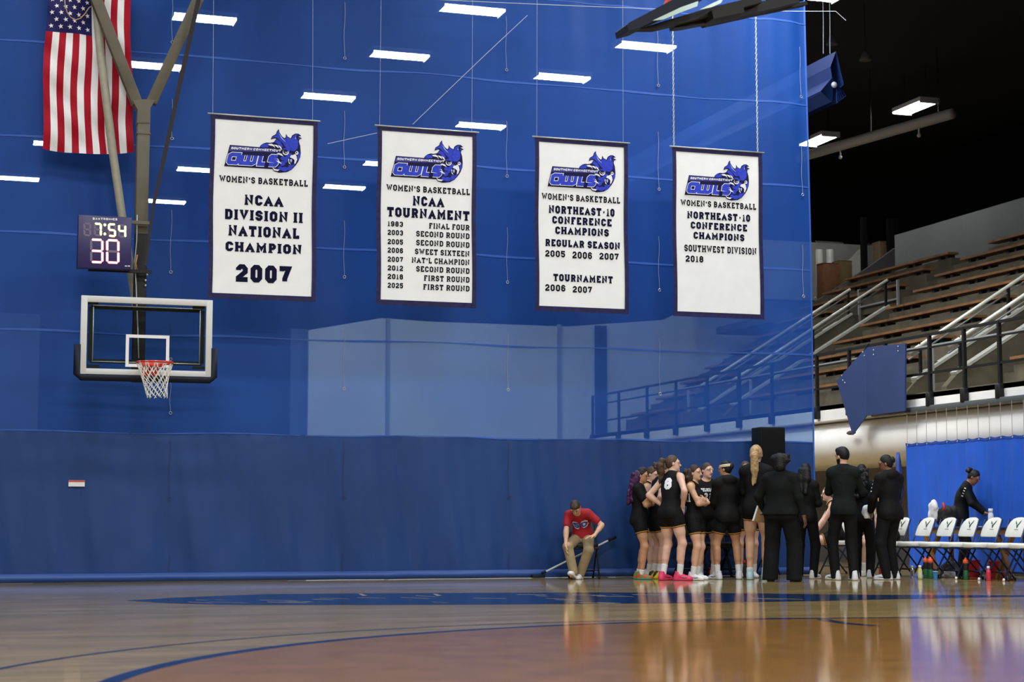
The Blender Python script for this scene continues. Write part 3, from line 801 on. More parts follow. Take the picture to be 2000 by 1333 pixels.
tag(obj('rope', G().tube(rp, .008, 6), mat('tan_rope', (.45, .30, .16), .7)), 'thin tan rope looped in front of the flag canton', 'rope')

# ================================================================== BASKET
hoop = thing('basketball_hoop', 'glass basketball backboard and hoop on a Y-shaped ceiling post', 'basketball hoop', (2.7, 23.9, 2.4))
HY = 23.9; hx0, hx1, hz0, hz1 = 1.835, 3.575, 2.775, 3.83
M_alu = mat('backboard_white', (.62, .62, .60), .4); M_paint = mat('target_white', (.82, .82, .82), .5)
M_pad = mat('padding_navy', (.006, .009, .02), .6, spec=.25); M_olive = mat('post_olive_gray', (.115, .100, .068), .55, var=.15, scale=3)
M_tube = mat('brace_beige', (.34, .32, .24), .5, var=.1); M_post_dark = mat('post_charcoal', (.012, .012, .011), .6, spec=.3)
mg = bpy.data.materials.new('pane_glass'); mg.use_nodes = True
nt = mg.node_tree; tr = nt.nodes.new('ShaderNodeBsdfTransparent'); gl = nt.nodes.new('ShaderNodeBsdfGlossy'); mx = nt.nodes.new('ShaderNodeMixShader')
tr.inputs[0].default_value = (.93, .96, .95, 1); gl.inputs['Roughness'].default_value = .03; mx.inputs[0].default_value = .05
nt.links.new(tr.outputs[0], mx.inputs[1]); nt.links.new(gl.outputs[0], mx.inputs[2]); nt.links.new(mx.outputs[0], nt.nodes['Material Output'].inputs['Surface'])
obj('glass_pane', G().box(((hx0 + hx1) / 2, HY, (hz0 + hz1) / 2), (hx1 - hx0 - .1, .012, hz1 - hz0 - .1)), mg, hoop, True)
fwid = .085
for nm, c, s in (('frame_rail', ((hx0 + hx1) / 2, HY - .01, hz1 - fwid / 2), (hx1 - hx0, .05, fwid)), ('frame_rail', ((hx0 + hx1) / 2, HY - .01, hz0 + fwid / 2), (hx1 - hx0, .05, fwid)),
                 ('frame_stile', (hx0 + fwid / 2, HY - .01, (hz0 + hz1) / 2), (fwid, .052, hz1 - hz0)), ('frame_stile', (hx1 - fwid / 2, HY - .01, (hz0 + hz1) / 2), (fwid, .052, hz1 - hz0))):
    obj(nm, G().box(c, s, bev=.006), M_alu, hoop, True)
pg = G()
pth = [(hx0 - .03, HY - .01, hz0 + .40), (hx0 - .03, HY - .01, hz0 + .01), (hx0 + .02, HY - .01, hz0 - .03), (hx1 - .02, HY - .01, hz0 - .03), (hx1 + .03, HY - .01, hz0 + .01), (hx1 + .03, HY - .01, hz0 + .40)]
pg.tube(pth, .05, 10)
obj('edge_padding', pg, M_pad, hoop, True)
sx0, sx1, sz0, sz1 = 2.43, 3.005, 2.895, 3.33; tw = .042
for c, s in ((((sx0 + sx1) / 2, HY - .009, sz1 - tw / 2), (sx1 - sx0, .004, tw)), (((sx0 + sx1) / 2, HY - .009, sz0 + tw / 2), (sx1 - sx0, .004, tw)), ((sx0 + tw / 2, HY - .009, (sz0 + sz1) / 2), (tw, .0042, sz1 - sz0)), ((sx1 - tw / 2, HY - .009, (sz0 + sz1) / 2), (tw, .0042, sz1 - sz0))):
    obj('target_line', G().box(c, s), M_paint, hoop, True)
IY = HY + .14
a = on_y(178, 600, IY); b = on_y(393, 711, IY)
for p, q, w in (((a.x, IY, a.z), (b.x, IY, a.z), .035), ((a.x, IY, b.z), (b.x, IY, b.z), .04), ((a.x, IY, a.z), (a.x, IY, b.z), .05), ((b.x, IY, a.z), (b.x, IY, b.z), .06)):
    obj('support_bar', G().bar(p, q, w, .05), M_post_dark, hoop, True)
for p, q in (((a.x + .02, IY - .03, a.z + .02), (b.x - .02, IY - .03, a.z + .02)), ((a.x + .02, IY - .03, b.z - .01), (b.x - .02, IY - .03, b.z - .01)), ((a.x + .03, IY - .03, a.z), (a.x + .03, IY - .03, b.z)), ((b.x - .03, IY - .03, a.z), (b.x - .03, IY - .03, b.z))):
    obj('support_rod', G().tube([p, q], .008, 6), mat('rod_pale', (.55, .56, .5), .35, metal=.5), hoop, True)
for px_, py_ in ((180, 592), (388, 601), (182, 716), (388, 719)):
    p = on_y(px_, py_, HY + .03)
    obj('corner_bracket', G().box(p, (.16, .03, .04)), M_post_dark, hoop, True)
rc = on_y(302.5, 709, HY - .40); RR = .235
M_rim = mat('rim_red', (.62, .030, .016), .4)
rg = G().tube([rc + Vector((RR * math.cos(q), RR * math.sin(q), 0)) for q in [2 * math.pi * i / 40 for i in range(40)]], .014, 8, closed=True)
obj('rim', rg, M_rim, hoop, True)
bkt = G().box((rc.x - .02, HY - .03, rc.z - .055), (.21, .04, .19), bev=.01)
bkt.bar((rc.x - .10, HY - .03, rc.z - .01), (rc.x - .13, HY - .26, rc.z - .012), .03, .04); bkt.bar((rc.x + .07, HY - .03, rc.z - .01), (rc.x + .12, HY - .26, rc.z - .012), .03, .04)
bkt.box((rc.x - .01, HY - .12, rc.z - .012), (.22, .19, .02))
obj('rim_bracket', bkt, M_rim, hoop, True)
ng = G(); NS = 12; rn = random.Random(4)
def npt(a, d):
    t = d / .47
    r = RR * (1 - t) ** 1.0 + .125 * t - .028 * math.sin(t * math.pi)
    return rc + Vector((r * math.cos(a) + .045 * t * t + .012 * math.sin(3 * t + a), r * math.sin(a), -d - .01))
rows = [0, .10, .17, .235, .295, .35, .40, .445]
for i in range(NS):
    for s in (-1, 1):
        pts = []
        for j, d in enumerate(rows):
            ang = 2 * math.pi * i / NS + s * math.pi / NS * j * .92
            jit = rn.uniform(-.012, .012) if j > 3 else 0
            pts.append(npt(ang, d + jit))
        ng.tube(pts, .0048, 5)
    a0 = 2 * math.pi * i / NS
    ng.tube([npt(a0, .10), npt(a0 + .10, .03), npt(a0 + .06, -.018), npt(a0 - .06, -.018), npt(a0 - .10, .03), npt(a0, .10)], .0048, 5)
o = obj('net', ng, mat('net_white', (.80, .79, .74), .7), hoop, True)
PYY = 24.32
pa = on_y(280.5, 212, PYY)
obj('post', G().box((pa.x, PYY, (pa.z + 4.75) / 2), (.172, .16, pa.z - 4.75), bev=.012), M_olive, hoop, True)
obj('post_lower', G().box((pa.x, PYY + .005, (4.80 + 2.75) / 2), (.166, .15, 2.1), bev=.012), M_post_dark, hoop, True, label='charcoal lower post')
obj('post_collar', G().box((pa.x, PYY, on_y(280, 263, PYY).z), (.19, .18, .018)), M_olive, hoop, True)
jn = on_y(281, 215, PYY)
obj('post_head', G().prism([on_y(x, y, PYY - .09) for x, y in ((268, 240), (269, 214), (259, 196), (273, 194), (291, 194), (303, 196), (292, 214), (293, 240))], (0, .18, 0)), M_olive, hoop, True)
for (xa, ya), (xb, yb) in (((268, 204), (186, -5)), ((295, 202), (390, -8))):
    p, q = on_y(xa, ya, PYY), on_y(xb, yb, PYY); q = p + (q - p) * ((12.0 - p.z) / (q.z - p.z))
    obj('fork_arm', G().bar(p, q, .15, .13, up=(0, 1, 0), bev=.01), M_olive, hoop, True)
bp_ = [on_y(x, y, 24.46) for x, y in ((183, -60), (196, 100), (208, 200), (222, 310), (238, 420), (254, 520), (266, 600), (276, 680))]
obj('brace_tube', G().tube(bp_, .058, 10), M_tube, hoop, True, label='pale beige diagonal brace tube')
sp = [on_y(x, y, 24.10) for x, y in ((390, -10), (352, 160), (318, 320), (300, 400), (284, 520))]
for p, q, w in zip(sp[:-1], sp[1:], (.06, .055, .045, .035)):
    obj('strap', G().bar(p, q, w, .02, up=(0, 1, 0)), mat('strap_black', (.014, .008, .012), .7), hoop, True)
g = G().tube([on_y(x, y, 24.2) for x, y in ((268, 420), (267, 470), (263, 510), (266, 560), (269, 640), (271, 700))], .008, 6)
obj('cable', g, mat('cable_white', (.5, .5, .5), .5), hoop, True)
obj('cable_wrap', G().tube([on_y(x, y, 24.18) for x, y in ((268, 498), (265, 515), (268, 530))], .012, 6), mat('wrap_orange', (.45, .22, .06), .6), hoop, True)
for x, y in ((287, 537), (284, 548), (284, 558)):
    obj('bolt', G().sphere(on_y(x, y, PYY - .09), .016, 8), mat('bolt_steel', (.7, .7, .7), .3, metal=.8), hoop, True)

# shot clock
SY = 24.02
sc = thing('shot_clock', 'navy shot clock showing 7:54 above a red 30, beside the post', 'scoreboard', (2.13, SY, 4.21))
ca = on_y(150, 524, SY); cb = on_y(257, 426, SY)
obj('case', G().box(((ca.x + cb.x) / 2, SY + .02, (ca.z + cb.z) / 2), (cb.x - ca.x, .14, cb.z - ca.z), bev=.008), mat('case_navy', (.022, .014, .10), .4), sc, True)
for yy in (433, 529):
    p = on_y(174 if yy > 500 else 180, yy - (.0 if yy > 500 else 9), SY); q = on_y(298, yy, SY)
    zz = on_y(265, yy - 1, SY).z
    obj('mount_bar', G().box(((p.x + q.x) / 2, SY + .12, zz if yy > 500 else zz), (q.x - p.x, .05, .045)), M_post_dark if yy > 500 else M_olive, sc, True)
fy = SY - .052
def spt(cx, cy):      # crop (140,410), 160/1123 px per unit
    p = on_y(140 + cx * .14248, 410 + cy * .14248, fy); return p
M_yel = mat('led_yellow', (1, .62, .10), .5, emit=6, ecol=(1, .66, .16)); M_red = mat('led_red', (1, .09, .10), .5, emit=7, ecol=(1, .16, .15)); M_off = mat('led_off', (.17, .13, .20), .6)
SEG = {'0': 'abcdef', '1': 'bc', '2': 'abged', '3': 'abgcd', '4': 'fgbc', '5': 'afgcd', '6': 'afgedc', '7': 'abc', '8': 'abcdefg', '9': 'abcdfg', ' ': ''}
def digit(ch, x0, y0, x1, y1, dy, m, th, slope=.10):
    root_ = None
    pts = {'tl': (x0, y0), 'tr': (x1, y0 + dy), 'ml': (x0, (y0 + y1) / 2), 'mr': (x1, (y0 + y1) / 2 + dy), 'bl': (x0, y1), 'br': (x1, y1 + dy)}
    for sname, (pa_, pb_) in dict(a=('tl', 'tr'), b=('tr', 'mr'), c=('mr', 'br'), d=('bl', 'br'), e=('ml', 'bl'), f=('tl', 'ml'), g=('ml', 'mr')).items():
        A, B = spt(*pts[pa_]), spt(*pts[pb_]); d = (B - A); A2 = A + d * .12; B2 = B - d * .12
        gseg = G().bar(A2, B2, th, .012, up=(0, 1, 0)) if False else G()
        L = (B2 - A2).normalized(); N = Vector((-L.z, 0, L.x)) * th / 2
        gseg.prism([A2 - L * th * .4, A2 + N, B2 + N, B2 + L * th * .4, B2 - N, A2 - N], (0, .01, 0))
        obj('segment', gseg, m if sname in SEG[ch] else M_off, sc, True)
for ch, x0, x1, y0, y1 in ((' ', 175, 255, 185, 345), ('7', 318, 400, 188, 345), ('5', 512, 595, 195, 355), ('4', 650, 735, 210, 365)):
    digit(ch, x0, y0, x1, y1, 8, M_yel, .026)
for cx, cy in ((455, 207), (455, 332)):
    obj('colon_dot', G().sphere(spt(cx, cy), .018, 8, sc=(1, .5, 1)), M_yel, sc, True)
digit('3', 268, 408, 420, 715, 6, M_red, .030); digit('0', 487, 415, 640, 720, 8, M_red, .030)
P, wdt = text_polys('DAKTRONICS', t=.26, gap=.16, serif=False)
g = G()
for p in P:
    vs = [spt(288 + v.x / wdt * 337, 138 + v.x / wdt * 10 - v.y * 32) for v in p]
    g.add(vs, [(0, 1, 2, 3)])
obj('lettering', g, mat('clock_letter_white', (.8, .8, .8), .5), sc, True)
for cx in (745, 785):
    obj('maker_mark', G().box(spt(cx, 772), (.03, .004, .012)), mat('clock_letter_white', (.8, .8, .8), .5), sc, True)

# ================================================================== CEILING LIGHTS beyond the curtain
M_house = mat('fixture_housing', (.55, .55, .55), .5); M_lamp = mat('fixture_diffuser', (1, 1, 1), .5, emit=45, ecol=(1, .97, .93))
LF = [((921, 21), 'near the top of the hall, centre'), ((779, 110), 'over the second banner, highest'), ((1096, 153), 'above the third banner'), ((1259, 92), 'below the folded backboard'), ((640, 191), 'above right corner of the first banner'), ((937, 247), 'at right corner of the second banner'),
      ((671, 367), 'between first and second banners'), ((388, 333), 'half hidden by left edge of the first banner'), ((322, 395), 'right of the shot clock'), ((398, 38), 'behind the right fork arm, topmost left'), ((297, 130), 'seen right of the flag behind the fork'), ((112, 283), 'half hidden by the flag bottom'),
      ((752, 322), 'mostly hidden by second banner'), ((33, 350), 'lowest at the far left'), ((1580, -8), 'cut by the top edge right of the backboard')]
proto_l = None
for i, ((px, py), where) in enumerate(LF):
    p = on_z(px, py, 11.0)
    lab = 'bright ceiling light seen through the mesh ' + where if px < 1570 else 'bright rectangular ceiling light ' + where
    if proto_l is None:
        t = thing('ceiling_light', lab, 'ceiling light', (p.x, p.y, 11.0), group='ceiling lights of the hall')
        obj('diffuser', G().box((0, 0, .01), (1.25, .48, .02)), M_lamp, t)
        obj('housing', G().box((0, 0, .07), (1.32, .54, .1)), M_house, t)
        for s in (-1, 1):
            obj('end_plate', G().box((.645 * s, 0, .0), (.03, .54, .06)), M_house, t)
            obj('hanger', G().tube([(.5 * s, 0, .11), (.5 * s, 0, 1.0)], .008, 5), M_black_metal, t)
        proto_l = t
    else:
        dup(proto_l, (p.x, p.y, 11.0), 0, lab)
for (px, py), where in (((1788, 211), 'upper of the two beside the pale duct'), ((1600, 275), 'at the free edge of the blue curtain')):
    p = on_z(px, py, 11.0); dup(proto_l, (p.x, p.y, 11.0), math.pi / 2, 'bright ceiling light over the bleachers, ' + where)
M_duct = mat('duct_pale', (.42, .41, .37), .5)
p0, p1 = on_z(1560, 308, 10.3), on_z(1860, 222, 10.3)
dct = tag(obj('duct_pipe', G().tube([p0, p1], .13, 12), M_duct), 'pale round pipe running below the lights over the bleachers', 'pipe')
for px_ in (1648, 1800):
    t_ = (px_ - 1560) / 300; c = p0 + (p1 - p0) * t_
    g = G().tube([c + Vector((0, 0, -.1)), c + Vector((0, 0, -.28))], .02, 6); g.sphere(c + Vector((0, 0, -.3)), .05, 8)
    obj('sprinkler', g, M_duct, dct)
for t_ in (.08, .5, .92):
    c = p0 + (p1 - p0) * t_
    obj('hanger', G().tube([c, (c.x, c.y, 12.0)], .012, 5), M_black_metal, dct)
for (px, py, lab) in ((1690, 115, 'dark bell-shaped pendant lamp under the black ceiling'), (1625, 84, 'small round-topped pendant lamp beside the curtain hangers')):
    p = on_y(px, py, 33)
    t = thing('pendant_lamp', lab, 'pendant lamp', p, group='unlit pendant lamps')
    obj('shade', G().lathe([(.04, .18), (.06, .14), (.10, .04), (.13, -.03), (.125, -.04), (.02, .01)], n=18), mat('lamp_shade_gray', (.10, .10, .095), .5), t)
    obj('cord', G().tube([(0, 0, .17), (0, 0, 2.4)], .01, 5), M_black_metal, t)
for lx in (19.5, 23.0):
    pass

# folded-up second curtain, hung along the stand
fc = thing('raised_curtain', 'blue curtain folded up into pleats below the dark ceiling', 'curtain', (15.8, 28.5, 8.8))
M_fold = mat('raised_curtain_blue', (.007, .026, .12), .7, spec=.2, var=.15, scale=2)
BY = 28.5
def bpt(px, py): return on_y(px, py, BY)
def sweep(pts, length=13, th=0):
    g = G(); P = [bpt(*q) for q in pts]; n = len(P)
    return g.add(P + [p + Vector((0, length, 0)) for p in P], [(i, i + 1, i + 1 + n, i + n) for i in range(n - 1)], 0, False)
obj('top_flap', sweep([(1560, 108), (1633, 100)][1:] + [(1641, 135), (1648, 165), (1641, 172), (1634, 160)]), M_fold, fc, True)
obj('back_flap', sweep([(1633, 100), (1622, 130), (1625, 152)]), M_fold, fc, True)
rp_ = random.Random(2)
for k in range(7):
    t_ = k / 6
    obj('pleat', sweep([(1626 + t_ * 2, 151), (1603 + 18 * t_, 178 + 18 * t_), (1606 + 18 * t_, 182 + 17 * t_), (1629 + t_, 156)]), M_fold, fc, True)
for k in range(4):
    t_ = k / 3
    obj('pleat', sweep([(1637, 166), (1653 - 14 * t_, 187 + 10 * t_), (1650 - 14 * t_, 190 + 11 * t_), (1634, 170)]), M_fold, fc, True)
for px_ in (1608, 1621):
    p = bpt(px_, 105); q = bpt(px_, 40)
    obj('hanger_wire', G().tube([p, q, q + Vector((0, 0, 1.6))], .008, 5), M_cord, fc, True)
obj('end_clamp', G().sphere(bpt(1629, 166), .06, 8), mat('clamp_gray', (.4, .42, .45), .4), fc, True)

# cables across the top
M_cable = mat('cable_pale', (.45, .48, .55), .5)
def cable(name, pts, Y, r, lab):
    obj(name, G().tube([on_y(x, y, Y) for x, y in pts], r, 5), M_cable, curtain, True)
cable('support_cable', ((830, -2), (930, 3), (1043, 8), (1160, 13), (1300, 18)), 24.6, .006, 'pale cable running level across the top of the curtain')
cable('support_cable', ((1030, 30), (950, 105), (880, 172), (806, 243)), 24.9, .005, 'thin pale cable slanting down to the second banner')
cable('support_cable', ((736, 260), (690, 270), (640, 281)), 24.9, .005, 'thin pale cable slanting between first and second banners')
cable('support_cable', ((1471, 21), (1545, 22), (1632, 22), (1652, 40)), 24.3, .006, 'thin cable from the chain to the dark ceiling at right')

# folded-up backboard in front, seen from below
fb = thing('folded_backboard', 'black padded backboard swung up at the top edge of the picture', 'backboard', (6.5, 14.5, 5.2))
BYY = 14.5
M_glass2 = mat('pane_greenish', (.42, .58, .52), .15)
def slab(name, pts, depth, m, y0=BYY):
    return obj(name, G().prism([on_y(x, y, y0) for x, y in pts], (0, depth, 0)), m, fb, True)
slab('edge_padding', [(1225, 48), (1229, 44), (1335, -12), (1395, -30), (1392, -14), (1340, 14), (1300, 30), (1250, 54), (1228, 60)], .3, M_pad)
slab('glass_pane', [(1275, 40), (1330, 14), (1364, 2), (1362, 12), (1330, 24), (1296, 38)], .02, M_glass2, BYY - .02)
slab('glass_pane', [(1366, 19), (1392, 6), (1414, -4), (1408, 6), (1390, 14)], .02, M_glass2, BYY - .02)
slab('frame_bar', [(1250, 56), (1300, 40), (1390, 14), (1480, -8), (1490, 4), (1400, 28), (1330, 45), (1284, 56)], .12, M_post_dark, BYY + .1)
slab('mast_arm', [(1316, 36), (1390, 21), (1480, 4), (1560, -12), (1562, 4), (1470, 26), (1392, 42), (1340, 52), (1320, 54)], .14, M_black_metal, BYY + .2)
slab('mast_arm', [(1374, 44), (1470, 24), (1575, 2), (1578, 8), (1470, 30), (1380, 50)], .1, M_post_dark, BYY + .35)
slab('knuckle', [(1390, 20), (1452, 8), (1454, 24), (1394, 36)], .2, M_post_dark, BYY + .02)
for (x_, y_, yy_) in ((1345, -10, BYY + .15), (1500, -2, BYY + .27), (1560, 0, BYY + .4)):
    q_ = on_y(x_, y_, yy_)
    obj('hanger_arm', G().bar(q_, (q_.x + 1.0, q_.y + .6, 12.0), .07), M_black_metal, fb, True)
slab('rim_bracket', [(1300, 10), (1308, -6), (1345, -8), (1322, 0)], .1, M_rim, BYY + .34)
# ================================================================== PEOPLE
def V3(*a): return np.array(a, float)
def rx(a): c, s = math.cos(a), math.sin(a); return np.array([[1, 0, 0], [0, c, -s], [0, s, c]])
def ry(a): c, s = math.cos(a), math.sin(a); return np.array([[c, 0, s], [0, 1, 0], [-s, 0, c]])
def rz_(a): c, s = math.cos(a), math.sin(a); return np.array([[c, -s, 0], [s, c, 0], [0, 0, 1]])
def nrm(v): return v / (np.linalg.norm(v) + 1e-12)
RC, EL = 0, 1
def rc_(a, b, ra, rb, k=.02): return (RC, np.array(a, float), np.array(b, float), ra, rb, k)
def el_(c, r, R=None, k=.03): return (EL, np.array(c, float), np.array(r, float), np.eye(3) if R is None else R, None, k)
def pdist(p, P):
    if p[0] == RC:
        a, b, ra, rb = p[1:5]; ba = b - a; L = ba @ ba + 1e-12
        pa = P - a; t = np.clip(pa @ ba / L, 0, 1)
        return np.linalg.norm(pa - t[..., None] * ba, axis=-1) - (ra + (rb - ra) * t)
    c, r, R = p[1:4]
    q = (P - c) @ R
    k0 = np.linalg.norm(q / r, axis=-1); k1 = np.linalg.norm(q / (r * r), axis=-1) + 1e-9
    return k0 * (k0 - 1) / k1
def pbox(p):
    if p[0] == RC:
        a, b, ra, rb = p[1:5]; r = max(ra, rb); return np.minimum(a, b) - r, np.maximum(a, b) + r
    r = np.abs(p[3]) @ p[2]; return p[1] - r, p[1] + r
def smin(a, b, k):
    h = np.maximum(k - np.abs(a - b), 0) / k
    return np.minimum(a, b) - h * h * k * .25
def inflate(p, e):
    if p[0] == RC: return (RC, p[1], p[2], p[3] + e, p[4] + e, p[5])
    return (EL, p[1], p[2] + e, p[3], None, p[5])
def field_at(prims, subs, cuts, P):
    d = np.full(P.shape[:-1], 1e3)
    for p in prims: d = smin(d, pdist(p, P), p[5])
    for p in subs: d = np.maximum(d, -pdist(p, P))
    for q, n in cuts: d = np.maximum(d, (P - q) @ n)
    return d
def sdf_mesh(prims, h=.009, subs=(), cuts=()):
    lo = np.min([pbox(p)[0] for p in prims], 0) - 3 * h; hi = np.max([pbox(p)[1] for p in prims], 0) + 3 * h
    n = np.ceil((hi - lo) / h).astype(int) + 1
    D = np.full(n, 1.0, np.float32)
    ax = [lo[i] + h * np.arange(n[i]) for i in range(3)]
    def sub(p, m):
        a, b = pbox(p)
        i0 = np.clip(np.floor((a - m - lo) / h).astype(int), 0, n - 1); i1 = np.clip(np.ceil((b + m - lo) / h).astype(int) + 1, 1, n)
        sl = tuple(slice(i0[i], i1[i]) for i in range(3))
        P = np.stack(np.meshgrid(*[ax[i][sl[i]] for i in range(3)], indexing='ij'), -1)
        return sl, P
    for p in prims:
        sl, P = sub(p, p[5] + 2.5 * h); D[sl] = smin(D[sl], pdist(p, P), p[5])
    for p in subs:
        sl, P = sub(p, 2 * h); D[sl] = np.maximum(D[sl], -pdist(p, P))
    for q, nn in cuts:
        P = (ax[0][:, None, None] - q[0]) * nn[0] + (ax[1][None, :, None] - q[1]) * nn[1] + (ax[2][None, None, :] - q[2]) * nn[2]
        D = np.maximum(D, P)
    I = D < 0
    c = [I[:-1, :-1, :-1], I[1:, :-1, :-1], I[:-1, 1:, :-1], I[1:, 1:, :-1], I[:-1, :-1, 1:], I[1:, :-1, 1:], I[:-1, 1:, 1:], I[1:, 1:, 1:]]
    s = sum(x.astype(np.int8) for x in c); M = (s > 0) & (s < 8)
    cells = np.argwhere(M); idx = np.full(M.shape, -1, np.int32); idx[M] = np.arange(len(cells))
    cn = np.array([[i & 1, (i >> 1) & 1, (i >> 2) & 1] for i in range(8)])
    vals = np.stack([D[cells[:, 0] + o[0], cells[:, 1] + o[1], cells[:, 2] + o[2]] for o in cn], 1)
    acc = np.zeros((len(cells), 3)); cnt = np.zeros(len(cells))
    for a in range(8):
        for ax_ in range(3):
            if cn[a][ax_]: continue
            b = a | (1 << ax_)
            va, vb = vals[:, a], vals[:, b]; m = (va < 0) != (vb < 0)
            t = np.where(m, va / np.where(m, va - vb, 1), 0)
            pt = cn[a][None, :] + (cn[b] - cn[a])[None, :] * t[:, None]
            acc += np.where(m[:, None], pt, 0); cnt += m
    V = (cells + acc / cnt[:, None]) * h + lo
    Q = []
    for a_ in range(3):
        b_, c_ = (a_ + 1) % 3, (a_ + 2) % 3
        sl0 = [slice(None)] * 3; sl1 = [slice(None)] * 3; sl0[a_] = slice(0, -1); sl1[a_] = slice(1, None)
        A, B = I[tuple(sl0)], I[tuple(sl1)]
        e = np.argwhere(A != B)
        e = e[(e[:, b_] > 0) & (e[:, c_] > 0) & (e[:, b_] < n[b_] - 1) & (e[:, c_] < n[c_] - 1)]
        fl = A[tuple(e.T)]
        def g_(db, dc):
            q = e.copy(); q[:, b_] -= db; q[:, c_] -= dc; return idx[tuple(q.T)]
        q = np.stack([g_(1, 1), g_(0, 1), g_(0, 0), g_(1, 0)], 1)
        q[~fl] = q[~fl][:, ::-1]; Q.append(q)
    return V, np.concatenate(Q)
def trim_cloth(m):
    nm = m.name + '_trimmed'
    if nm in MATS: return MATS[nm]
    t = m.copy(); t.name = nm; MATS[nm] = t
    nt = t.node_tree; b = nt.nodes['Principled BSDF']; L = nt.links.new
    at = nt.nodes.new('ShaderNodeAttribute'); at.attribute_name = 'trim'
    lt = nt.nodes.new('ShaderNodeMath'); lt.operation = 'LESS_THAN'; lt.inputs[1].default_value = .0062
    L(at.outputs['Fac'], lt.inputs[0])
    mx = nt.nodes.new('ShaderNodeMix'); mx.data_type = 'RGBA'
    src = b.inputs['Base Color'].links[0].from_socket
    L(lt.outputs[0], mx.inputs[0]); L(src, mx.inputs[6]); mx.inputs[7].default_value = (.52, .27, .045, 1)
    L(mx.outputs[2], b.inputs['Base Color'])
    return t
def np_obj(name, VQ, mats, parent=None, scale=1.0, mi=None, trim=None):
    V, Q = VQ
    me = bpy.data.meshes.new(name); me.vertices.add(len(V)); me.vertices.foreach_set('co', (V * scale).astype(np.float32).ravel())
    me.loops.add(Q.size); me.loops.foreach_set('vertex_index', Q.astype(np.int32).ravel())
    me.polygons.add(len(Q)); me.polygons.foreach_set('loop_start', np.arange(0, Q.size, 4, dtype=np.int32)); me.polygons.foreach_set('loop_total', np.full(len(Q), 4, np.int32))
    me.polygons.foreach_set('use_smooth', np.ones(len(Q), bool))
    for m in (mats if isinstance(mats, (list, tuple)) else [mats]): me.materials.append(m)
    if mi is not None: me.polygons.foreach_set('material_index', mi.astype(np.int32))
    if trim is not None:
        at = me.attributes.new('trim', 'FLOAT', 'POINT'); at.data.foreach_set('value', trim.astype(np.float32))
    me.update(calc_edges=True); me.validate()
    o = bpy.data.objects.new(name, me); COL.objects.link(o)
    if parent is not None: o.parent = parent
    return o
def ik(a, b, l1, l2, pole):
    d = b - a; L = np.linalg.norm(d); u = d / L
    if L > (l1 + l2) * .999: L = (l1 + l2) * .999; b = a + u * L
    x = (l1 * l1 - l2 * l2 + L * L) / (2 * L); y = math.sqrt(max(l1 * l1 - x * x, 0))
    p = np.array(pole, float); p = p - u * (p @ u)
    return a + u * x + nrm(p) * y, b

SKIN = {k: mat('skin_' + k, v, .5, var=.06, scale=12) for k, v in dict(fair=(.70, .42, .31), light=(.64, .37, .24), tan=(.50, .25, .13), brown=(.24, .105, .055), deep=(.11, .05, .028)).items()}
LIPS = {k: mat('lips_' + k, v, .45) for k, v in dict(fair=(.42, .14, .12), light=(.38, .13, .11), tan=(.25, .08, .06), brown=(.12, .04, .03), deep=(.07, .025, .02)).items()}
M_blk = mat('cloth_black', (.0042, .0042, .0048), .75, var=.3, scale=9, bump=.5, bscale=26, spec=.2)
M_blk2 = mat('cloth_black_soft', (.0062, .007, .0073), .85, var=.25, scale=7, bump=.5, bscale=20, spec=.15)
M_char = mat('cloth_charcoal_green', (.0085, .0115, .011), .85, var=.2, scale=7, bump=.5, bscale=18, spec=.15)
M_gold = mat('trim_gold', (.50, .26, .04), .6); M_sock = mat('sock_white', (.72, .72, .70), .8, bump=.2)
M_print = mat('print_white', (.80, .80, .80), .6)
M_eyew = mat('eye_white', (.36, .33, .31), .3); M_iris = mat('eye_dark', (.012, .008, .006), .2)
def hairmat(n, c): return mat('hair_' + n, c, .5, var=.45, scale=35, bump=.8, bscale=60, spec=.3)
HAIR = {k: hairmat(k, v) for k, v in dict(black=(.006, .005, .005), brown=(.035, .018, .010), midbrown=(.075, .042, .022), blonde=(.44, .29, .13), purple=(.055, .012, .065), darkblonde=(.13, .08, .04), short=(.05, .03, .017)).items()}
LETTERS_T = .26
GL['#'] = (.9, [([(.0, .5), (1, .5)], 0)], [(.0, 'b', .01)])

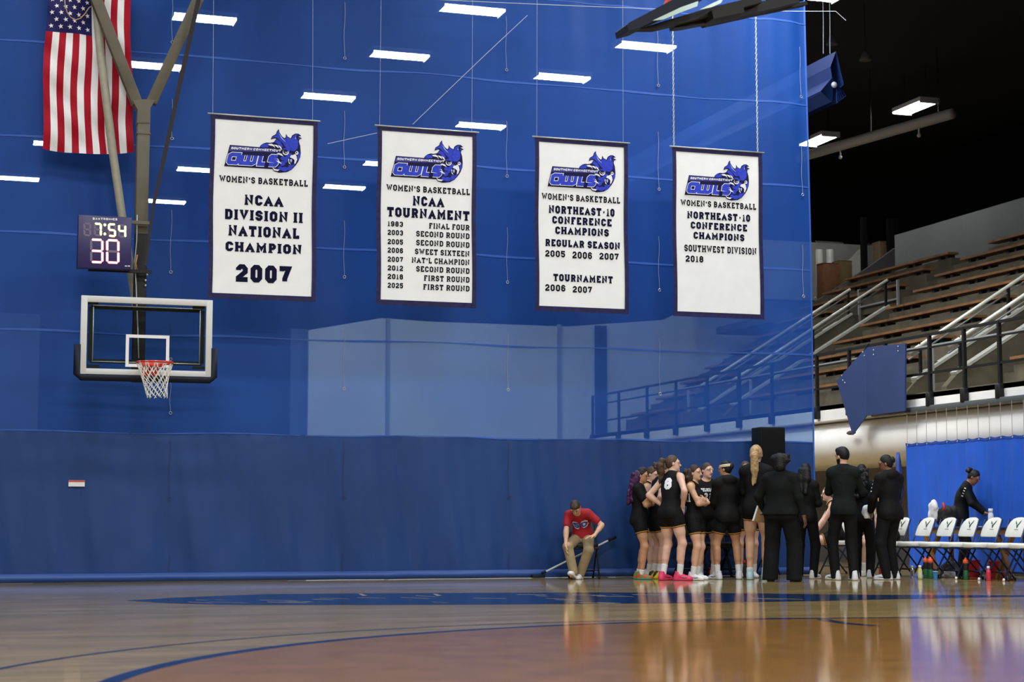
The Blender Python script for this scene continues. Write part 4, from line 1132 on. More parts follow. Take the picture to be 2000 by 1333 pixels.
def person(label, px, fy, ty, alpha, skin='fair', sex='f', f=1.0, lean=0, side=0, twist=0, head=(0, 0, 0), pelvis=(0, 0, .955), feet=None, hands=None, seated=False,
           top='jersey', top_m=None, bottom='shorts', bot_m=None, hair='ponytail', hair_c='black', shoe=('w', 'w'), sock=.12, hem=.62, loc=None, H=None, prints=(), headband=None, group=None, trim=True, sole=None, brow=True, beard=None, hairlen=.30, shirt_hem=-.10, flare=1.0, knee=.12, foot_pitch=(0, 0), swoosh=None):
    D2R = math.radians
    if loc is None:
        p = on_z(px, fy, 0); loc = (p.x, p.y)
    if H is None: H = on_y(px, ty, loc[1]).z
    sc = H / (1.765 if not seated else 1.765)
    phi = math.atan2(loc[0], loc[1])
    rz = D2R(alpha) - phi
    # ---------- skeleton
    P = V3(*pelvis); Rp = ry(D2R(side) * .3)
    Rm = Rp @ rz_(D2R(twist) * .5) @ rx(D2R(lean) * .55) @ ry(D2R(side) * .5)
    Rc = Rp @ rz_(D2R(twist)) @ rx(D2R(lean)) @ ry(D2R(side))
    W = P + Rp @ rx(D2R(lean) * .25) @ V3(0, 0, .125)
    C = W + Rm @ V3(0, 0, .20)
    sw = .156 if sex == 'f' else .170
    sw *= .75 + .25 * f if f > 1 else f
    N = C + Rc @ V3(0, .012, .185)
    S = {1: C + Rc @ V3(sw, .01, .128), -1: C + Rc @ V3(-sw, .01, .128)}
    Rh = Rc @ rx(-D2R(lean) * .6) @ rz_(D2R(head[0])) @ rx(D2R(head[1])) @ ry(D2R(head[2]))
    Hc = N + Rc @ rx(-D2R(lean) * .4) @ V3(0, -.018, .055) + Rh @ V3(0, -.012, .105)
    hd = lambda *v: Hc + Rh @ V3(*v)
    feet = feet or {1: (.10, 0, 8), -1: (-.10, 0, -8)}
    hands = hands or {}
    torso = [el_(P + Rp @ V3(0, .005, -.01), (.155 * f, .108 * f, .115), Rp, .05), el_(P + Rp @ V3(.068 * f, .05 * f, -.05), (.078 * f, .070 * f, .088), Rp, .05), el_(P + Rp @ V3(-.068 * f, .05 * f, -.05), (.078 * f, .070 * f, .088), Rp, .04),
             el_(W, (.124 * f, .095 * f, .14), Rm, .06), el_(C, ((.146 if sex == 'f' else .158) * (f * .9 + .1), .105 * (f * .8 + .2), .185), Rc, .06),
             rc_(S[1] - Rc @ V3(.04, 0, .0), S[-1] + Rc @ V3(.04, 0, .0), .058, .058, .05), rc_(N, S[1] + Rc @ V3(-.03, 0, .025), .05, .035, .04), rc_(N, S[-1] + Rc @ V3(.03, 0, .025), .05, .035, .04)]
    if sex == 'f':
        torso += [el_(C + Rc @ V3(s * .062, -.082 * (f * .8 + .2), .0), (.062, .052, .06), Rc, .04) for s in (1, -1)]
    headp = [rc_(N + Rc @ V3(0, 0, -.03), hd(0, .012, -.06), .056 if sex == 'f' else .064, .05 if sex == 'f' else .057, .025),
             el_(hd(0, .006, .012), (.074, .092, .104), Rh, .02), el_(hd(0, -.03, -.06), (.054, .056, .055), Rh, .035), el_(hd(0, -.078, -.094), (.018, .014, .014), Rh, .025),
             rc_(hd(0, -.088, .008), hd(0, -.106, -.024), .008, .0135, .014), el_(hd(.076, .014, -.012), (.009, .020, .030), Rh, .006), el_(hd(-.076, .014, -.012), (.009, .020, .030), Rh, .006),
             rc_(hd(.05, -.070, .024), hd(-.05, -.070, .024), .014, .014, .02), el_(hd(0, -.084, -.054), (.024, .012, .010), Rh, .008)]
    arms, armseg = [], {}
    for s in (1, -1):
        hs = hands.get(s, {})
        tgt = np.array(hs.get('to', (s * (sw + .055 * f), -.03, .86)), float)
        pole = hs.get('pole', (s * .5, .9, -.1))
        E, Wr = ik(S[s], tgt, .285, .25, pole)
        arms += [rc_(S[s], E, .051 * (f * .6 + .4), .040 * (f * .5 + .5), .025), el_(S[s] + Rc @ V3(s * .008, 0, -.012), (.053, .055, .06), Rc, .03), rc_(E, Wr, .041 * (f * .5 + .5), .027, .02),
                 rc_(E + (Wr - E) * .15, E + (Wr - E) * .42, .043 * (f * .5 + .5), .037, .02)]
        fd = nrm(Wr - E); d = nrm(np.array(hs['dir'], float)) if 'dir' in hs else fd
        pn = np.array(hs.get('palm', (-s, -.15, 0)), float); pn = nrm(pn - d * (pn @ d)); sd = np.cross(d, pn)
        curl = hs.get('curl', .35)
        Rhand = np.stack([sd, pn, d], 1)
        arms += [rc_(Wr, Wr + d * .02, .025, .026, .02), el_(Wr + d * .055, (.041, .0165, .052), Rhand, .012)]
        for i, (o, l) in enumerate(((-.030, .066), (-.010, .078), (.010, .074), (.029, .058))):
            b0 = Wr + d * .092 + sd * o; d1 = nrm(d * math.cos(curl) + pn * math.sin(curl)); d2 = nrm(d * math.cos(curl * 2.2) + pn * math.sin(curl * 2.2))
            b1 = b0 + d1 * l * .55; arms += [rc_(b0 - d * .015, b1, .0095, .009, .004), rc_(b1, b1 + d2 * l * .5, .009, .0078, .004)]
        # thumb leaves the side of the palm that points forward or up
        ts = 1 if (sd @ np.array(hs.get('thumb', (0, -1, .4)), float)) > 0 else -1
        t0 = Wr + d * .03 + sd * ts * .03; t1 = t0 + nrm(d * .75 + sd * ts * .65 + pn * .3) * .045; t2 = t1 + nrm(d + sd * ts * .15 + pn * .35) * .032
        arms += [rc_(t0, t1, .013, .0105, .01), rc_(t1, t2, .0105, .009, .004)]
        armseg[s] = (S[s], E, Wr)
    legs, legseg, footfr = [], {}, {}
    for s in (1, -1):
        fx, fy_, fyaw = feet[s][:3]; az = feet[s][3] if len(feet[s]) > 3 else .085
        Rf = rz_(D2R(fyaw)); A = V3(fx, fy_, az); hp = P + Rp @ V3(s * .086 * (f * .6 + .4), 0, -.035)
        kp = Rf @ V3(s * .08, -1, .0) if not seated else V3(s * knee, -.4, 1)
        K, A = ik(hp, A, .425, .425, kp)
        lf = f * .7 + .3
        bk = nrm(np.cross(K - A, Rf @ V3(1, 0, 0)));
        if bk @ (Rf @ V3(0, 1, 0)) < 0: bk = -bk
        legs += [rc_(hp, K, .086 * lf, .056 * lf, .04), rc_(hp + (K - hp) * .1, hp + (K - hp) * .6, .088 * lf, .074 * lf, .04), el_(K, (.054 * lf, .056 * lf, .065), None, .03), rc_(K, A, .052 * lf, .038, .025),
                 rc_(K + (A - K) * .18 + bk * .018, K + (A - K) * .5 + bk * .014, .052 * lf, .046, .03), rc_(A + Rf @ V3(0, .03, -.035), A + Rf @ V3(0, -.13, -.045), .032, .026, .03)]
        legseg[s] = (hp, K, A); footfr[s] = Rf @ rx(-D2R(foot_pitch[0 if s == 1 else 1]))
    body = torso + headp + arms + legs
    root_mesh = sdf_mesh(body, .0085, subs=[el_(hd(s * .031, -.102, .010), (.013, .011, .008), Rh) for s in (1, -1)])
    fc_ = root_mesh[0][root_mesh[1]].mean(1); q = (fc_ - Hc) @ Rh
    mi = ((np.abs(q[:, 0]) < .024) & (np.abs(q[:, 2] + .054) < .011) & (q[:, 1] < -.075)).astype(int)
    if beard is not None:
        mi = np.where((q[:, 2] < -.035) & (q[:, 2] > -.13) & (q[:, 1] < .02) & (np.linalg.norm(q, axis=1) < .14) & ~((np.abs(q[:, 0]) < .02) & (np.abs(q[:, 2] + .054) < .008)), 2, mi)
    root = np_obj('person', root_mesh, [SKIN[skin], LIPS[skin], HAIR[hair_c]], None, sc, mi)
    root.location = (loc[0], loc[1], 0); root.rotation_euler = (0, 0, rz)
    tag(root, label, 'person', group)
    # ---------- shoes, socks
    for s in (1, -1):
        A = legseg[s][2]; Rf = footfr[s]; o = A - Rf @ V3(0, 0, .085); fp = lambda *v: o + Rf @ V3(*v)
        sh = [el_(fp(0, .035, .048), (.040, .050, .056), Rf, .03), rc_(fp(0, .0, .066), fp(0, -.10, .034), .041, .036, .03), el_(fp(0, -.12, .028), (.045, .062, .030), Rf, .025), rc_(fp(0, .022, .06), fp(0, .026, .108), .042, .041, .02),
              rc_(fp(0, .045, .020), fp(0, -.135, .018), .043, .045, .015)]
        vq = sdf_mesh(sh, .009, subs=[rc_(fp(0, .02, .1), fp(0, .02, .16), .034, .036)], cuts=[(fp(0, 0, .0), -Rf[:, 2])])
        z = (vq[0][vq[1]].mean(1) - o) @ Rf
        mm = np.where(z[:, 2] < .026, 1, 0)
        ms = SHOES[shoe[0 if s == 1 else 1]]
        if len(ms) > 2: mm = np.where((mm == 0) & (np.sin(z[:, 1] * 60 + z[:, 2] * 50) > .3), 2, mm)
        so = np_obj('shoe', vq, ms, root, sc, mm)
        if swoosh:
            for sd_ in (1, -1):
                pts = [(-.115, .040), (-.05, .030), (.00, .046), (.035, .066), (-.01, .047), (-.055, .040), (-.085, .046)]
                g = G()
                for dz in (0, ):
                    arr = np.array([fp(sd_ * .08, y, z2) for y, z2 in pts])
                    dr = Rf @ V3(-sd_, 0, 0)
                    pr = project(sh, arr, dr)
                    g.poly([Vector(v * sc) for v in pr])
                obj('swoosh_mark', g, swoosh, so)
        if sock:
            K = legseg[s][1]; u = nrm(K - A)
            np_obj('sock', sdf_mesh([rc_(A - u * .03, A + u * sock, .041, .046, .01)], .009, cuts=[(A + u * sock, u)]), M_sock if sock > 0 else M_blk, root, sc)
    # ---------- lower garment
    bm_ = bot_m or M_blk
    pel = [inflate(p, .014) for p in torso[:3]] + [inflate(torso[3], .006)]
    lg = list(pel); cuts = [(W + Rm @ V3(0, 0, .03), Rm[:, 2])]; hems = []
    if bottom == 'shorts':
        for s in (1, -1):
            hp, K, A = legseg[s]; u = nrm(K - hp); e = hp + (K - hp) * (hem - .07)
            lg.append(rc_(hp, hp + u * (.425 * (hem - .07) - .09), .100 * (f * .7 + .3), .102 * (f * .7 + .3), .04)); hems.append((e, u))
            lg.append(rc_(hp + u * (.425 * (hem - .07) - .13), hp + u * (.425 * (hem - .07)), .100 * (f * .7 + .3), .098 * (f * .7 + .3) * flare, .03))
        cuts += [(e, u) for e, u in hems] if np.dot(hems[0][1], hems[1][1]) > .9 else []
        vq = sdf_mesh(lg, .009, cuts=cuts)
        c = vq[0]; tr_ = np.ones(len(c))
        if trim:
            for (e, u), s in zip(hems, (1, -1)):
                dd = (c - e) @ u; near = np.linalg.norm((c - e) - dd[:, None] * u, axis=1) < .14
                tr_ = np.where(near, np.minimum(tr_, np.abs(dd + .013)), tr_)
        np_obj('shorts', vq, trim_cloth(bm_) if trim else bm_, root, sc, None, tr_)
    else:
        for s in (1, -1):
            hp, K, A = legseg[s]; lf = f * .7 + .3
            bot = A + nrm(A - K) * (.045 if not seated else .0)
            lg += [rc_(hp, K, .100 * lf, .079 * lf, .04), rc_(K, bot, .082 * lf, .066 * lf * flare, .03)]
        np_obj('trousers', sdf_mesh(lg, .009, cuts=cuts + [(V3(0, 0, .02), V3(0, 0, -1))]), bm_, root, sc)
    # ---------- upper garment
    tm = top_m or M_blk
    e = dict(jersey=.013, tee=.018, long=.020, hoodie=.030)[top]
    up_ = [inflate(p, e + (.012 if i < 3 else 0)) for i, p in enumerate(torso)]
    if top != 'jersey': up_[3] = el_(W, (.148 * f, .116 * f, .17), Rm, .08)
    subs = [rc_(N + Rc @ V3(0, -.035, .045), N + Rc @ V3(0, -.02, .09), .066, .07)]
    cuts = [(P + Rp @ V3(0, 0, shirt_hem), -Rp[:, 2])]
    for s in (1, -1):
        Sh, E, Wr = armseg[s]
        if top == 'tee': up_.append(rc_(Sh, Sh + (E - Sh) * .62, .068 * (f * .6 + .4), .062 * (f * .6 + .4), .03))
        elif top in ('long', 'hoodie'):
            q = .012 if top == 'hoodie' else 0
            up_.append(el_(Sh + Rc @ V3(s * .006, 0, -.01), (.072 * (f * .4 + .6), .072 * (f * .4 + .6), .074), Rc, .03))
            up_ += [rc_(Sh, E, .064 * (f * .6 + .4) + q, .053 * (f * .5 + .5) + q, .03), rc_(E, E + (Wr - E) * .94, .052 * (f * .5 + .5) + q, .038 + q * .6, .025)]
        else:
            subs.append(el_(Sh + Rc @ V3(s * .028, -.005, .012), (.055, .085, .088), Rc))
    if top == 'hoodie': up_.append(el_(N + Rc @ V3(0, .082, -.005), (.112, .062, .075), Rc, .03))
    vq = sdf_mesh(up_, .009, subs=subs, cuts=cuts)
    c = vq[0]; tr_ = np.ones(len(c))
    if top == 'jersey' and trim:
        for p in subs: tr_ = np.minimum(tr_, np.abs(pdist(p, c) - .004))
    to = np_obj(dict(jersey='jersey', tee='tee_shirt', long='long_sleeve_top', hoodie='hooded_top')[top], vq, trim_cloth(tm) if top == 'jersey' and trim else tm, root, sc, None, tr_)
    for (txt, fr, cx, cz, w, h, mtl, *tt) in prints:
        fm = {'front': (Rc, V3(0, -1, 0), V3(1, 0, 0)), 'back': (Rc, V3(0, 1, 0), V3(-1, 0, 0)), 'left': (Rc, V3(1, 0, 0), V3(0, 1, 0)), 'right': (Rc, V3(-1, 0, 0), V3(0, -1, 0))}[fr]
        polys, wd_ = text_polys(txt, t=tt[0] if tt else LETTERS_T, serif=not tt)
        g = G(); outw = fm[0] @ fm[1]; side_ = fm[0] @ fm[2]; upv = fm[0] @ V3(0, 0, 1)
        for poly in polys:
            # fine quads so the print follows the cloth
            qd = [np.array(v) for v in poly]
            nsx = 3
            pts = []
            for i in range(nsx + 1):
                for j in range(nsx + 1):
                    a_ = qd[0] + (qd[3] - qd[0]) * i / nsx; b_ = qd[1] + (qd[2] - qd[1]) * i / nsx
                    pts.append(a_ + (b_ - a_) * j / nsx)
            arr = np.array([C + side_ * (cx + (p_[0] / wd_ - .5) * w) + upv * (cz + (p_[1] - .5) * h) + outw * .4 for p_ in pts])
            pr = project(up_, arr, -outw, .0025 if not tt or tt[0] > .35 else .0045)
            g.add([Vector(v * sc) for v in pr], [(i * 4 + j, i * 4 + j + 1, i * 4 + j + 5, i * 4 + j + 4) for i in range(nsx) for j in range(nsx)])
        obj('lettering', g, mtl, to)
    # ---------- face
    for s in (1, -1):
        g = G().sphere(Vector(hd(s * .031, -.088, .009) * sc), .0088, 8, 0); g.sphere(Vector(hd(s * .031, -.0940, .009) * sc), .0055, 6, 1)
        obj('eye', g, [M_eyew, M_iris], root)
        if brow: obj('eyebrow', G().tube([Vector(hd(s * .014, -.0925, .027) * sc), Vector(hd(s * .034, -.0905, .033) * sc), Vector(hd(s * .052, -.077, .026) * sc)], [.0028, .0032, .0016], 6), HAIR[hair_c if hair_c not in ('blonde', 'purple') else 'brown'], root)
    # ---------- hair
    cap = [el_(hd(0, .014, .018), (.083, .097, .110), Rh, .02)]
    hc = [(hd(0, -.050, .058), Rh @ nrm(V3(0, -.80, -.60))), (hd(0, 0, -.085), Rh @ V3(0, 0, -1))]
    tails = []
    dn = V3(0, 0, -1)
    rr_ = random.Random(hash(label) % 1000 if False else len(label))
    if hair == 'ponytail':
        b0 = hd(0, .108, .045); back = Rh @ V3(0, 1, 0)
        pts = [b0, b0 + back * .05 + dn * .005, b0 + back * .075 + dn * .07, b0 + back * .06 + dn * hairlen * .6, b0 + back * .055 + dn * hairlen]
        for r0, r1, a_, b_ in zip((.026, .042, .052, .050), (.042, .052, .050, .016), pts[:-1], pts[1:]): tails.append(rc_(a_, b_, r0, r1, .015))
        tie = b0 + back * .012
        for _ in range(int(60 * hairlen)):
            t_ = rr_.random(); b_ = pts[2] * (1 - t_) + pts[4] * t_
            tails.append(el_(b_ + Rh @ V3(rr_.uniform(-.045, .045) * (1 - .5 * t_), rr_.uniform(-.03, .03), rr_.uniform(-.03, .03)), (.016, .016, .05), None, .012))
    elif hair == 'bun':
        tails += [el_(hd(0, .125, .05), (.052, .05, .048), Rh, .012)] + [el_(hd(rr_.uniform(-.05, .05), .13 + rr_.uniform(-.03, .03), .05 + rr_.uniform(-.04, .04)), (.022,) * 3, None, .012) for _ in range(10)]
    elif hair == 'puffs':
        for s in (1, -1):
            tails += [el_(hd(s * .08, .05, .04), (.055, .055, .06), Rh, .04)] + [el_(hd(s * .085 + rr_.uniform(-.04, .04), .05 + rr_.uniform(-.04, .04), .05 + rr_.uniform(-.04, .04)), (.024,) * 3, None, .012) for _ in range(12)]
        tails.append(rc_(hd(0, .05, .03), hd(0, .075, -.07), .10, .075, .03))
    elif hair in ('long', 'curly'):
        back = Rc @ V3(0, 1, 0)
        tails += [rc_(hd(.03, .06, .0), hd(.045, .085, -.12) , .07, .07, .03), rc_(hd(-.03, .06, .0), hd(-.045, .085, -.12), .07, .07, .03),
                  rc_(hd(.03, .075, -.1), N + Rc @ V3(.045, .115, -hairlen + .05), .06, .035, .03), rc_(hd(-.03, .075, -.1), N + Rc @ V3(-.045, .115, -hairlen + .05), .06, .035, .03)]
        if hair == 'curly':
            for _ in range(80):
                t_ = rr_.random(); b_ = hd(0, .07, .02) * (1 - t_) + (N + Rc @ V3(0, .115, -hairlen + .03)) * t_
                tails.append(el_(b_ + Rc @ V3(rr_.uniform(-.105, .105), rr_.uniform(-.01, .075), rr_.uniform(-.03, .03)), (.026, .026, .034), None, .012))
    elif hair == 'short':
        cap = [el_(hd(0, .010, .024), (.083, .098, .108), Rh, .02), el_(hd(0, -.045, .085), (.06, .055, .035), Rh, .03)]
        hc = [(hd(0, -.082, .060), Rh @ nrm(V3(0, -.62, -.78))), (hd(0, .06, -.06), Rh @ nrm(V3(0, -.2, -1)))]
    elif hair == 'up':
        tails += [el_(hd(0, .10, .03), (.04, .045, .05), Rh, .015)]
    ho = np_obj('hair', sdf_mesh(cap, .0085, cuts=hc), HAIR[hair_c if hair_c != 'purple' else 'black'], root, sc) if hair_c == 'purple' else None
    if ho is None:
        V1, Q1 = sdf_mesh(cap, .0085, cuts=hc)
        if tails:
            V2, Q2 = sdf_mesh(tails, .0085); V1, Q1 = np.concatenate([V1, V2]), np.concatenate([Q1, Q2 + len(V1)])
        ho = np_obj('hair', (V1, Q1), HAIR[hair_c], root, sc)
    elif tails:
        np_obj('hair_tail', sdf_mesh(tails, .0085), HAIR[hair_c], root, sc)
    if hair == 'ponytail':
        g = G(); c0 = tie * sc; R_ = Matrix(Rh.tolist())
        g.tube([Vector(c0) + R_ @ Vector((.027 * math.cos(a), 0, .027 * math.sin(a))) for a in [2 * math.pi * i / 12 for i in range(12)]], .008, 6, closed=True)
        obj('hair_tie', g, mat('tie_dark', (.02, .015, .015), .7), ho)
    if headband is not None:
        g = G(); pts = []
        for i in range(24):
            a = 2 * math.pi * i / 24
            pts.append(Vector(hd(.080 * math.sin(a), .014 - .096 * math.cos(a), .044 - .004 * math.cos(a)) * sc))
        for o_ in (-.011, 0, .011): g.tube([p_ + Vector(Rh @ V3(0, 0, o_) * sc) for p_ in pts], .0095, 6, closed=True)
        obj('headband', g, headband, root)
    return root, dict(S=S, C=C, Rc=Rc, arm=armseg, leg=legseg, sc=sc, rz=rz, loc=loc, Hc=Hc, Rh=Rh, N=N)
def project(prims, arr, d, off=.0025):
    P = arr.copy()
    for _ in range(26):
        dist = field_at(prims, (), (), P)
        P = P + d[None, :] * np.clip(dist - off, -.05, .2)[:, None] * .9
    return P
def shoe_m(n, up, sole=(.75, .75, .73), alt=None):
    r = [mat('shoe_' + n, up, .5, var=.1, scale=20), mat('sole_' + n, sole, .5)]
    if alt: r.append(mat('shoe_alt_' + n, alt, .5))
    return r
SHOES = dict(w=shoe_m('white', (.72, .73, .74)), gy=shoe_m('pale_gray', (.55, .57, .60), (.75, .75, .75), (.40, .42, .46)), pink=shoe_m('pink', (.75, .035, .13), (.7, .04, .14)), yel=shoe_m('yellow', (.70, .62, .02), (.5, .5, .02), (.02, .02, .02)), ice=shoe_m('ice_blue', (.36, .60, .64), (.55, .75, .78), (.50, .72, .76)),
             multi=shoe_m('multi', (.55, .06, .02), (.05, .35, .22), (.10, .22, .05)), blk=shoe_m('black', (.012, .012, .012), (.012, .012, .012)), cream=shoe_m('cream', (.68, .66, .60), (.72, .70, .66)))
M_swb = mat('mark_black', (.01, .01, .012), .5)
# ================================================================== FURNITURE AND LOOSE THINGS
def chair_pos(k): return (14.4 + .092 * k, 22.8 - .449 * k)
M_navyframe = mat('chair_frame_navy', (.016, .028, .085), .4, metal=.3); M_vinylw = mat('chair_white_vinyl', (.74, .73, .66), .45, var=.05, scale=6)
M_logo_g = mat('chair_print_green', (.03, .07, .05), .5); M_logo_b = mat('chair_print_navy', (.02, .02, .09), .5); M_capw = mat('foot_cap_white', (.75, .72, .62), .6)
def make_chair(name, label, frame_m, pad_m, group, emblem=True, sc=1.0):
    t = thing(name, label, 'chair', (0, 0, 0), 0, group)
    def S_(v): return Vector((v[0] * .95, v[1] * sc, v[2] * sc))
    for s in (-1, 1):
        obj('leg', G().tube([S_((s * .215, .235, .83)), S_((s * .215, .10, .50)), S_((s * .215, -.17, .02))], .0125 * sc, 8), frame_m, t)
        obj('leg', G().tube([S_((s * .19, -.14, .445)), S_((s * .19, .0, .33)), S_((s * .19, .27, .02))], .0125 * sc, 8), frame_m, t)
        for y in (-.17, .27):
            obj('foot_cap', G().tube([S_((s * (.215 if y < 0 else .19), y - (.012 if y < 0 else -.012), 0)), S_((s * (.215 if y < 0 else .19), y, .035))], .017 * sc, 8), M_capw if emblem and y < 0 and s > 0 else M_black_metal, t)
    obj('crossbar', G().tube([S_((-.215, -.10, .12)), S_((.215, -.10, .12))], .009 * sc, 6), frame_m, t)
    obj('crossbar', G().tube([S_((-.19, .21, .10)), S_((.19, .21, .10))], .009 * sc, 6), frame_m, t)
    obj('seat_frame', G().box(S_((0, -.005, .435)), S_((.42, .40, .03)), bev=.01), frame_m, t)
    g = G()
    def seat(u, v):
        a = u * 2 * math.pi; r = 1 / max(abs(math.cos(a)) ** 4 + abs(math.sin(a)) ** 4, 1e-6) ** .25
        k = math.sin(v * math.pi / 2)
        return S_((.213 * r * math.cos(a) * (1 - .25 * (1 - math.cos(v * math.pi / 2)) if v > 0 else 1), -.01 + .205 * r * math.sin(a), .447 + .040 * k)) if v < 1 else S_((0, -.01, .489))
    prof = [(0, .44), (.97, .44), (1.0, .452), (1.0, .482), (.975, .500), (.88, .508), (.5, .511), (0, .511)]
    vs = []; n = 28
    for rr__, z in prof:
        for i in range(n):
            a = 2 * math.pi * i / n; r = 1 / (abs(math.cos(a)) ** 4 + abs(math.sin(a)) ** 4) ** .25
            vs.append(S_((.215 * r * rr__ * math.cos(a), -.01 + .205 * r * rr__ * math.sin(a), z)))
    g.add(vs, [(j * n + i, j * n + (i + 1) % n, (j + 1) * n + (i + 1) % n, (j + 1) * n + i) for j in range(len(prof) - 1) for i in range(n)], 0, True)
    obj('seat', g, pad_m, t)
    # backrest: rounded panel between the uprights
    out = [(-.19, .588), (.19, .588), (.212, .605), (.216, .66), (.205, .735), (.178, .795), (.135, .835), (.07, .853), (0, .857), (-.07, .853), (-.135, .835), (-.178, .795), (-.205, .735), (-.216, .66), (-.212, .605)]
    def bp(x, z, o=0): return S_((x, .15 + (z - .62) * .40 + .035 * (1 - (x / .22) ** 2) + o, z))
    g = G(); N = len(out); c0 = [bp(0, .72, -.016), bp(0, .72, .016)]
    vs = [bp(x, z, -.010) for x, z in out] + [bp(x, z, .012) for x, z in out] + [bp(x * .92, .72 + (z - .72) * .9, -.018) for x, z in out] + c0
    fs = [(i, (i + 1) % N, N + (i + 1) % N, N + i) for i in range(N)] + [(2 * N + i, 2 * N + (i + 1) % N, (i + 1) % N, i) for i in range(N)]
    fs += [(3 * N, 2 * N + (i + 1) % N, 2 * N + i) for i in range(N)] + [(3 * N + 1, N + i, N + (i + 1) % N) for i in range(N)]
    g.add(vs, fs, 0, True)
    b = obj('backrest', g, pad_m, t)
    if emblem:
        def q(x, z): return bp(x, z, -.0205)
        g = G()
        for pts in ([(-.065, .815), (-.022, .775), (-.024, .745), (-.056, .78)], [(.075, .822), (.018, .78), (-.014, .74), (.026, .752), (.064, .79)], [(-.026, .745), (.006, .768), (.02, .735), (-.004, .705), (-.016, .722)]):
            g.poly([q(*p) for p in pts])
        obj('emblem_print', g, M_logo_g, b)
        obj('line_print', G().poly([q(-.06, .693), q(.06, .693), q(.06, .678), q(-.06, .678)]), M_logo_g, b)
        obj('line_print', G().poly([q(-.08, .662), q(.08, .662), q(.08, .645), q(-.08, .645)]), M_logo_b, b)
    return t
ROW_RZ = math.radians(-99) + math.atan2(.092, .449)
cl = ['first white padded chair right of the hooded woman', 'second white padded chair right of the hooded woman', 'third white padded chair, in front of the bending woman', 'fourth white padded chair, its back before the table',
      'fifth white padded chair, in front of the white flask', 'last white padded chair, cut by the right edge']
ch0 = None
for i, k in enumerate((-2, -1, 0, 1, 2.05, 3.0)):
    x, y = chair_pos(k)
    if ch0 is None:
        ch0 = make_chair('folding_chair', cl[0], M_navyframe, M_vinylw, 'white padded bench chairs', sc=1.05); ch0.location = (x, y, 0); ch0.rotation_euler = (0, 0, ROW_RZ)
    else: dup(ch0, (x, y, 0), ROW_RZ, cl[i])
SEATS = {'A': chair_pos(-5.97), 'B': chair_pos(-3.2)}
for key, lab in (('A', 'white padded chair under the seated player looking left'), ('B', 'white padded chair under the seated player with bare thighs')):
    dup(ch0, (*SEATS[key], 0), ROW_RZ, lab)
bk0 = None
for px, lab in ((1347, 'black folding chair by the curtain, behind the two players left of the headband'), (1393, 'black folding chair by the curtain, seen between the headband player\'s legs and #21'), (1437, 'black folding chair by the curtain, right of the headband player\'s legs')):
    lab = lab.replace('#21', 'number 21')
    p = on_y(px, 1100, 24.80)
    if bk0 is None:
        bk0 = make_chair('folding_chair', lab, M_black_metal, M_black_metal, 'black chairs along the curtain', emblem=False, sc=1.03); bk0.location = (p.x, 24.72, 0)
    else: dup(bk0, (p.x, 24.72, 0), 0, lab)
RM_LOC = (9.19, 24.62)
rc2 = dup(bk0, (RM_LOC[0] + .03, RM_LOC[1] + .03, 0), math.radians(-6) - math.atan2(*RM_LOC) + math.radians(14), 'black folding chair under the young man in red')
del rc2['group']
# floor mop leaning behind the young man
a, b = on_y(1058, 1121, 25.02), on_y(1203, 1049, 25.02); u = (b - a).normalized()
mp = thing('floor_mop', 'long white pole with black ends slanting behind the seated young man', 'mop', (a.x, a.y, 0))
obj('pole', G().tube([a + u * .05, b - u * .12], .014, 8), mat('pole_white', (.75, .75, .72), .4), mp, True)
obj('grip', G().tube([b - u * .14, b], .022, 8), M_pad, mp, True)
obj('head_joint', G().tube([a + u * .07, a], .022, 8), M_pad, mp, True)
obj('mop_head', G().box((a.x - .06, a.y, .03), (.2, .1, .05), bev=.01), M_pad, mp, True)
# loudspeaker on a stand
sa, sb = on_y(1477, 930, 24.78), on_y(1527, 836, 24.78); sx = (sa.x + sb.x) / 2
spk = thing('loudspeaker', 'black loudspeaker box rising above the heads before the curtain', 'loudspeaker', (sx, 24.78, 0))
M_spk = mat('speaker_black', (.006, .006, .007), .75, spec=.2)
obj('cabinet', G().box((sx, 24.8, sb.z - .36), (sb.x - sa.x - .03, .34, .72), bev=.02), M_spk, spk, True)
obj('grille', G().box((sx, 24.625, sb.z - .36), (sb.x - sa.x - .07, .012, .66), bev=.004), mat('grille_black', (.009, .009, .009), .9, spec=.1), spk, True)
obj('handle', G().box((sb.x - .005, 24.8, sb.z - .12), (.03, .12, .05), bev=.01), M_spk, spk, True)
obj('stand_pole', G().tube([(sx, 24.8, sb.z - .72), (sx, 24.8, .25)], .02, 8), M_black_metal, spk, True)
for k in range(3):
    an = 2 * math.pi * k / 3 + .5
    obj('stand_leg', G().tube([(sx, 24.8, .55), (sx + .24 * math.cos(an), 24.78 + .24 * math.sin(an), .012)], .012, 6), M_black_metal, spk, True)

# bright blue curtain under the balcony
CX = 15.90
p0 = on_x(1770, 866, CX)
bc = thing('side_curtain', 'bright blue pleated curtain hanging below the balcony edge at right', 'curtain', (CX, p0.y, 0), group=None)
M_bright = mat('curtain_bright_blue', (.020, .105, .56), .5, var=.08, scale=1.5, spec=.3)
YL = 7.0
def scv(u, v):
    y = p0.y - u * YL; z = .06 + v * (p0.z - .06 - .02 * abs(math.sin(u * 22 * math.pi)))
    d = (.020 * math.sin(y * 9 + .5 * math.sin(z * 2)) + .014 * math.sin(y * 21 + 1.5 * math.sin(z * 1.3 + y))) * (1.15 - .4 * v) + .03 * math.sin(y * 2.3 + z)
    return Vector((CX + .02 - abs(d) * .8, y, z))
obj('fabric', G().grid(scv, 260, 24), M_bright, bc, True)
obj('top_hem', G().grid(lambda u, v: scv(u, 1 - .02 + .02 * v) - Vector((.006, 0, 0)), 200, 1), mat('hem_blue', (.012, .06, .34), .5), bc, True)
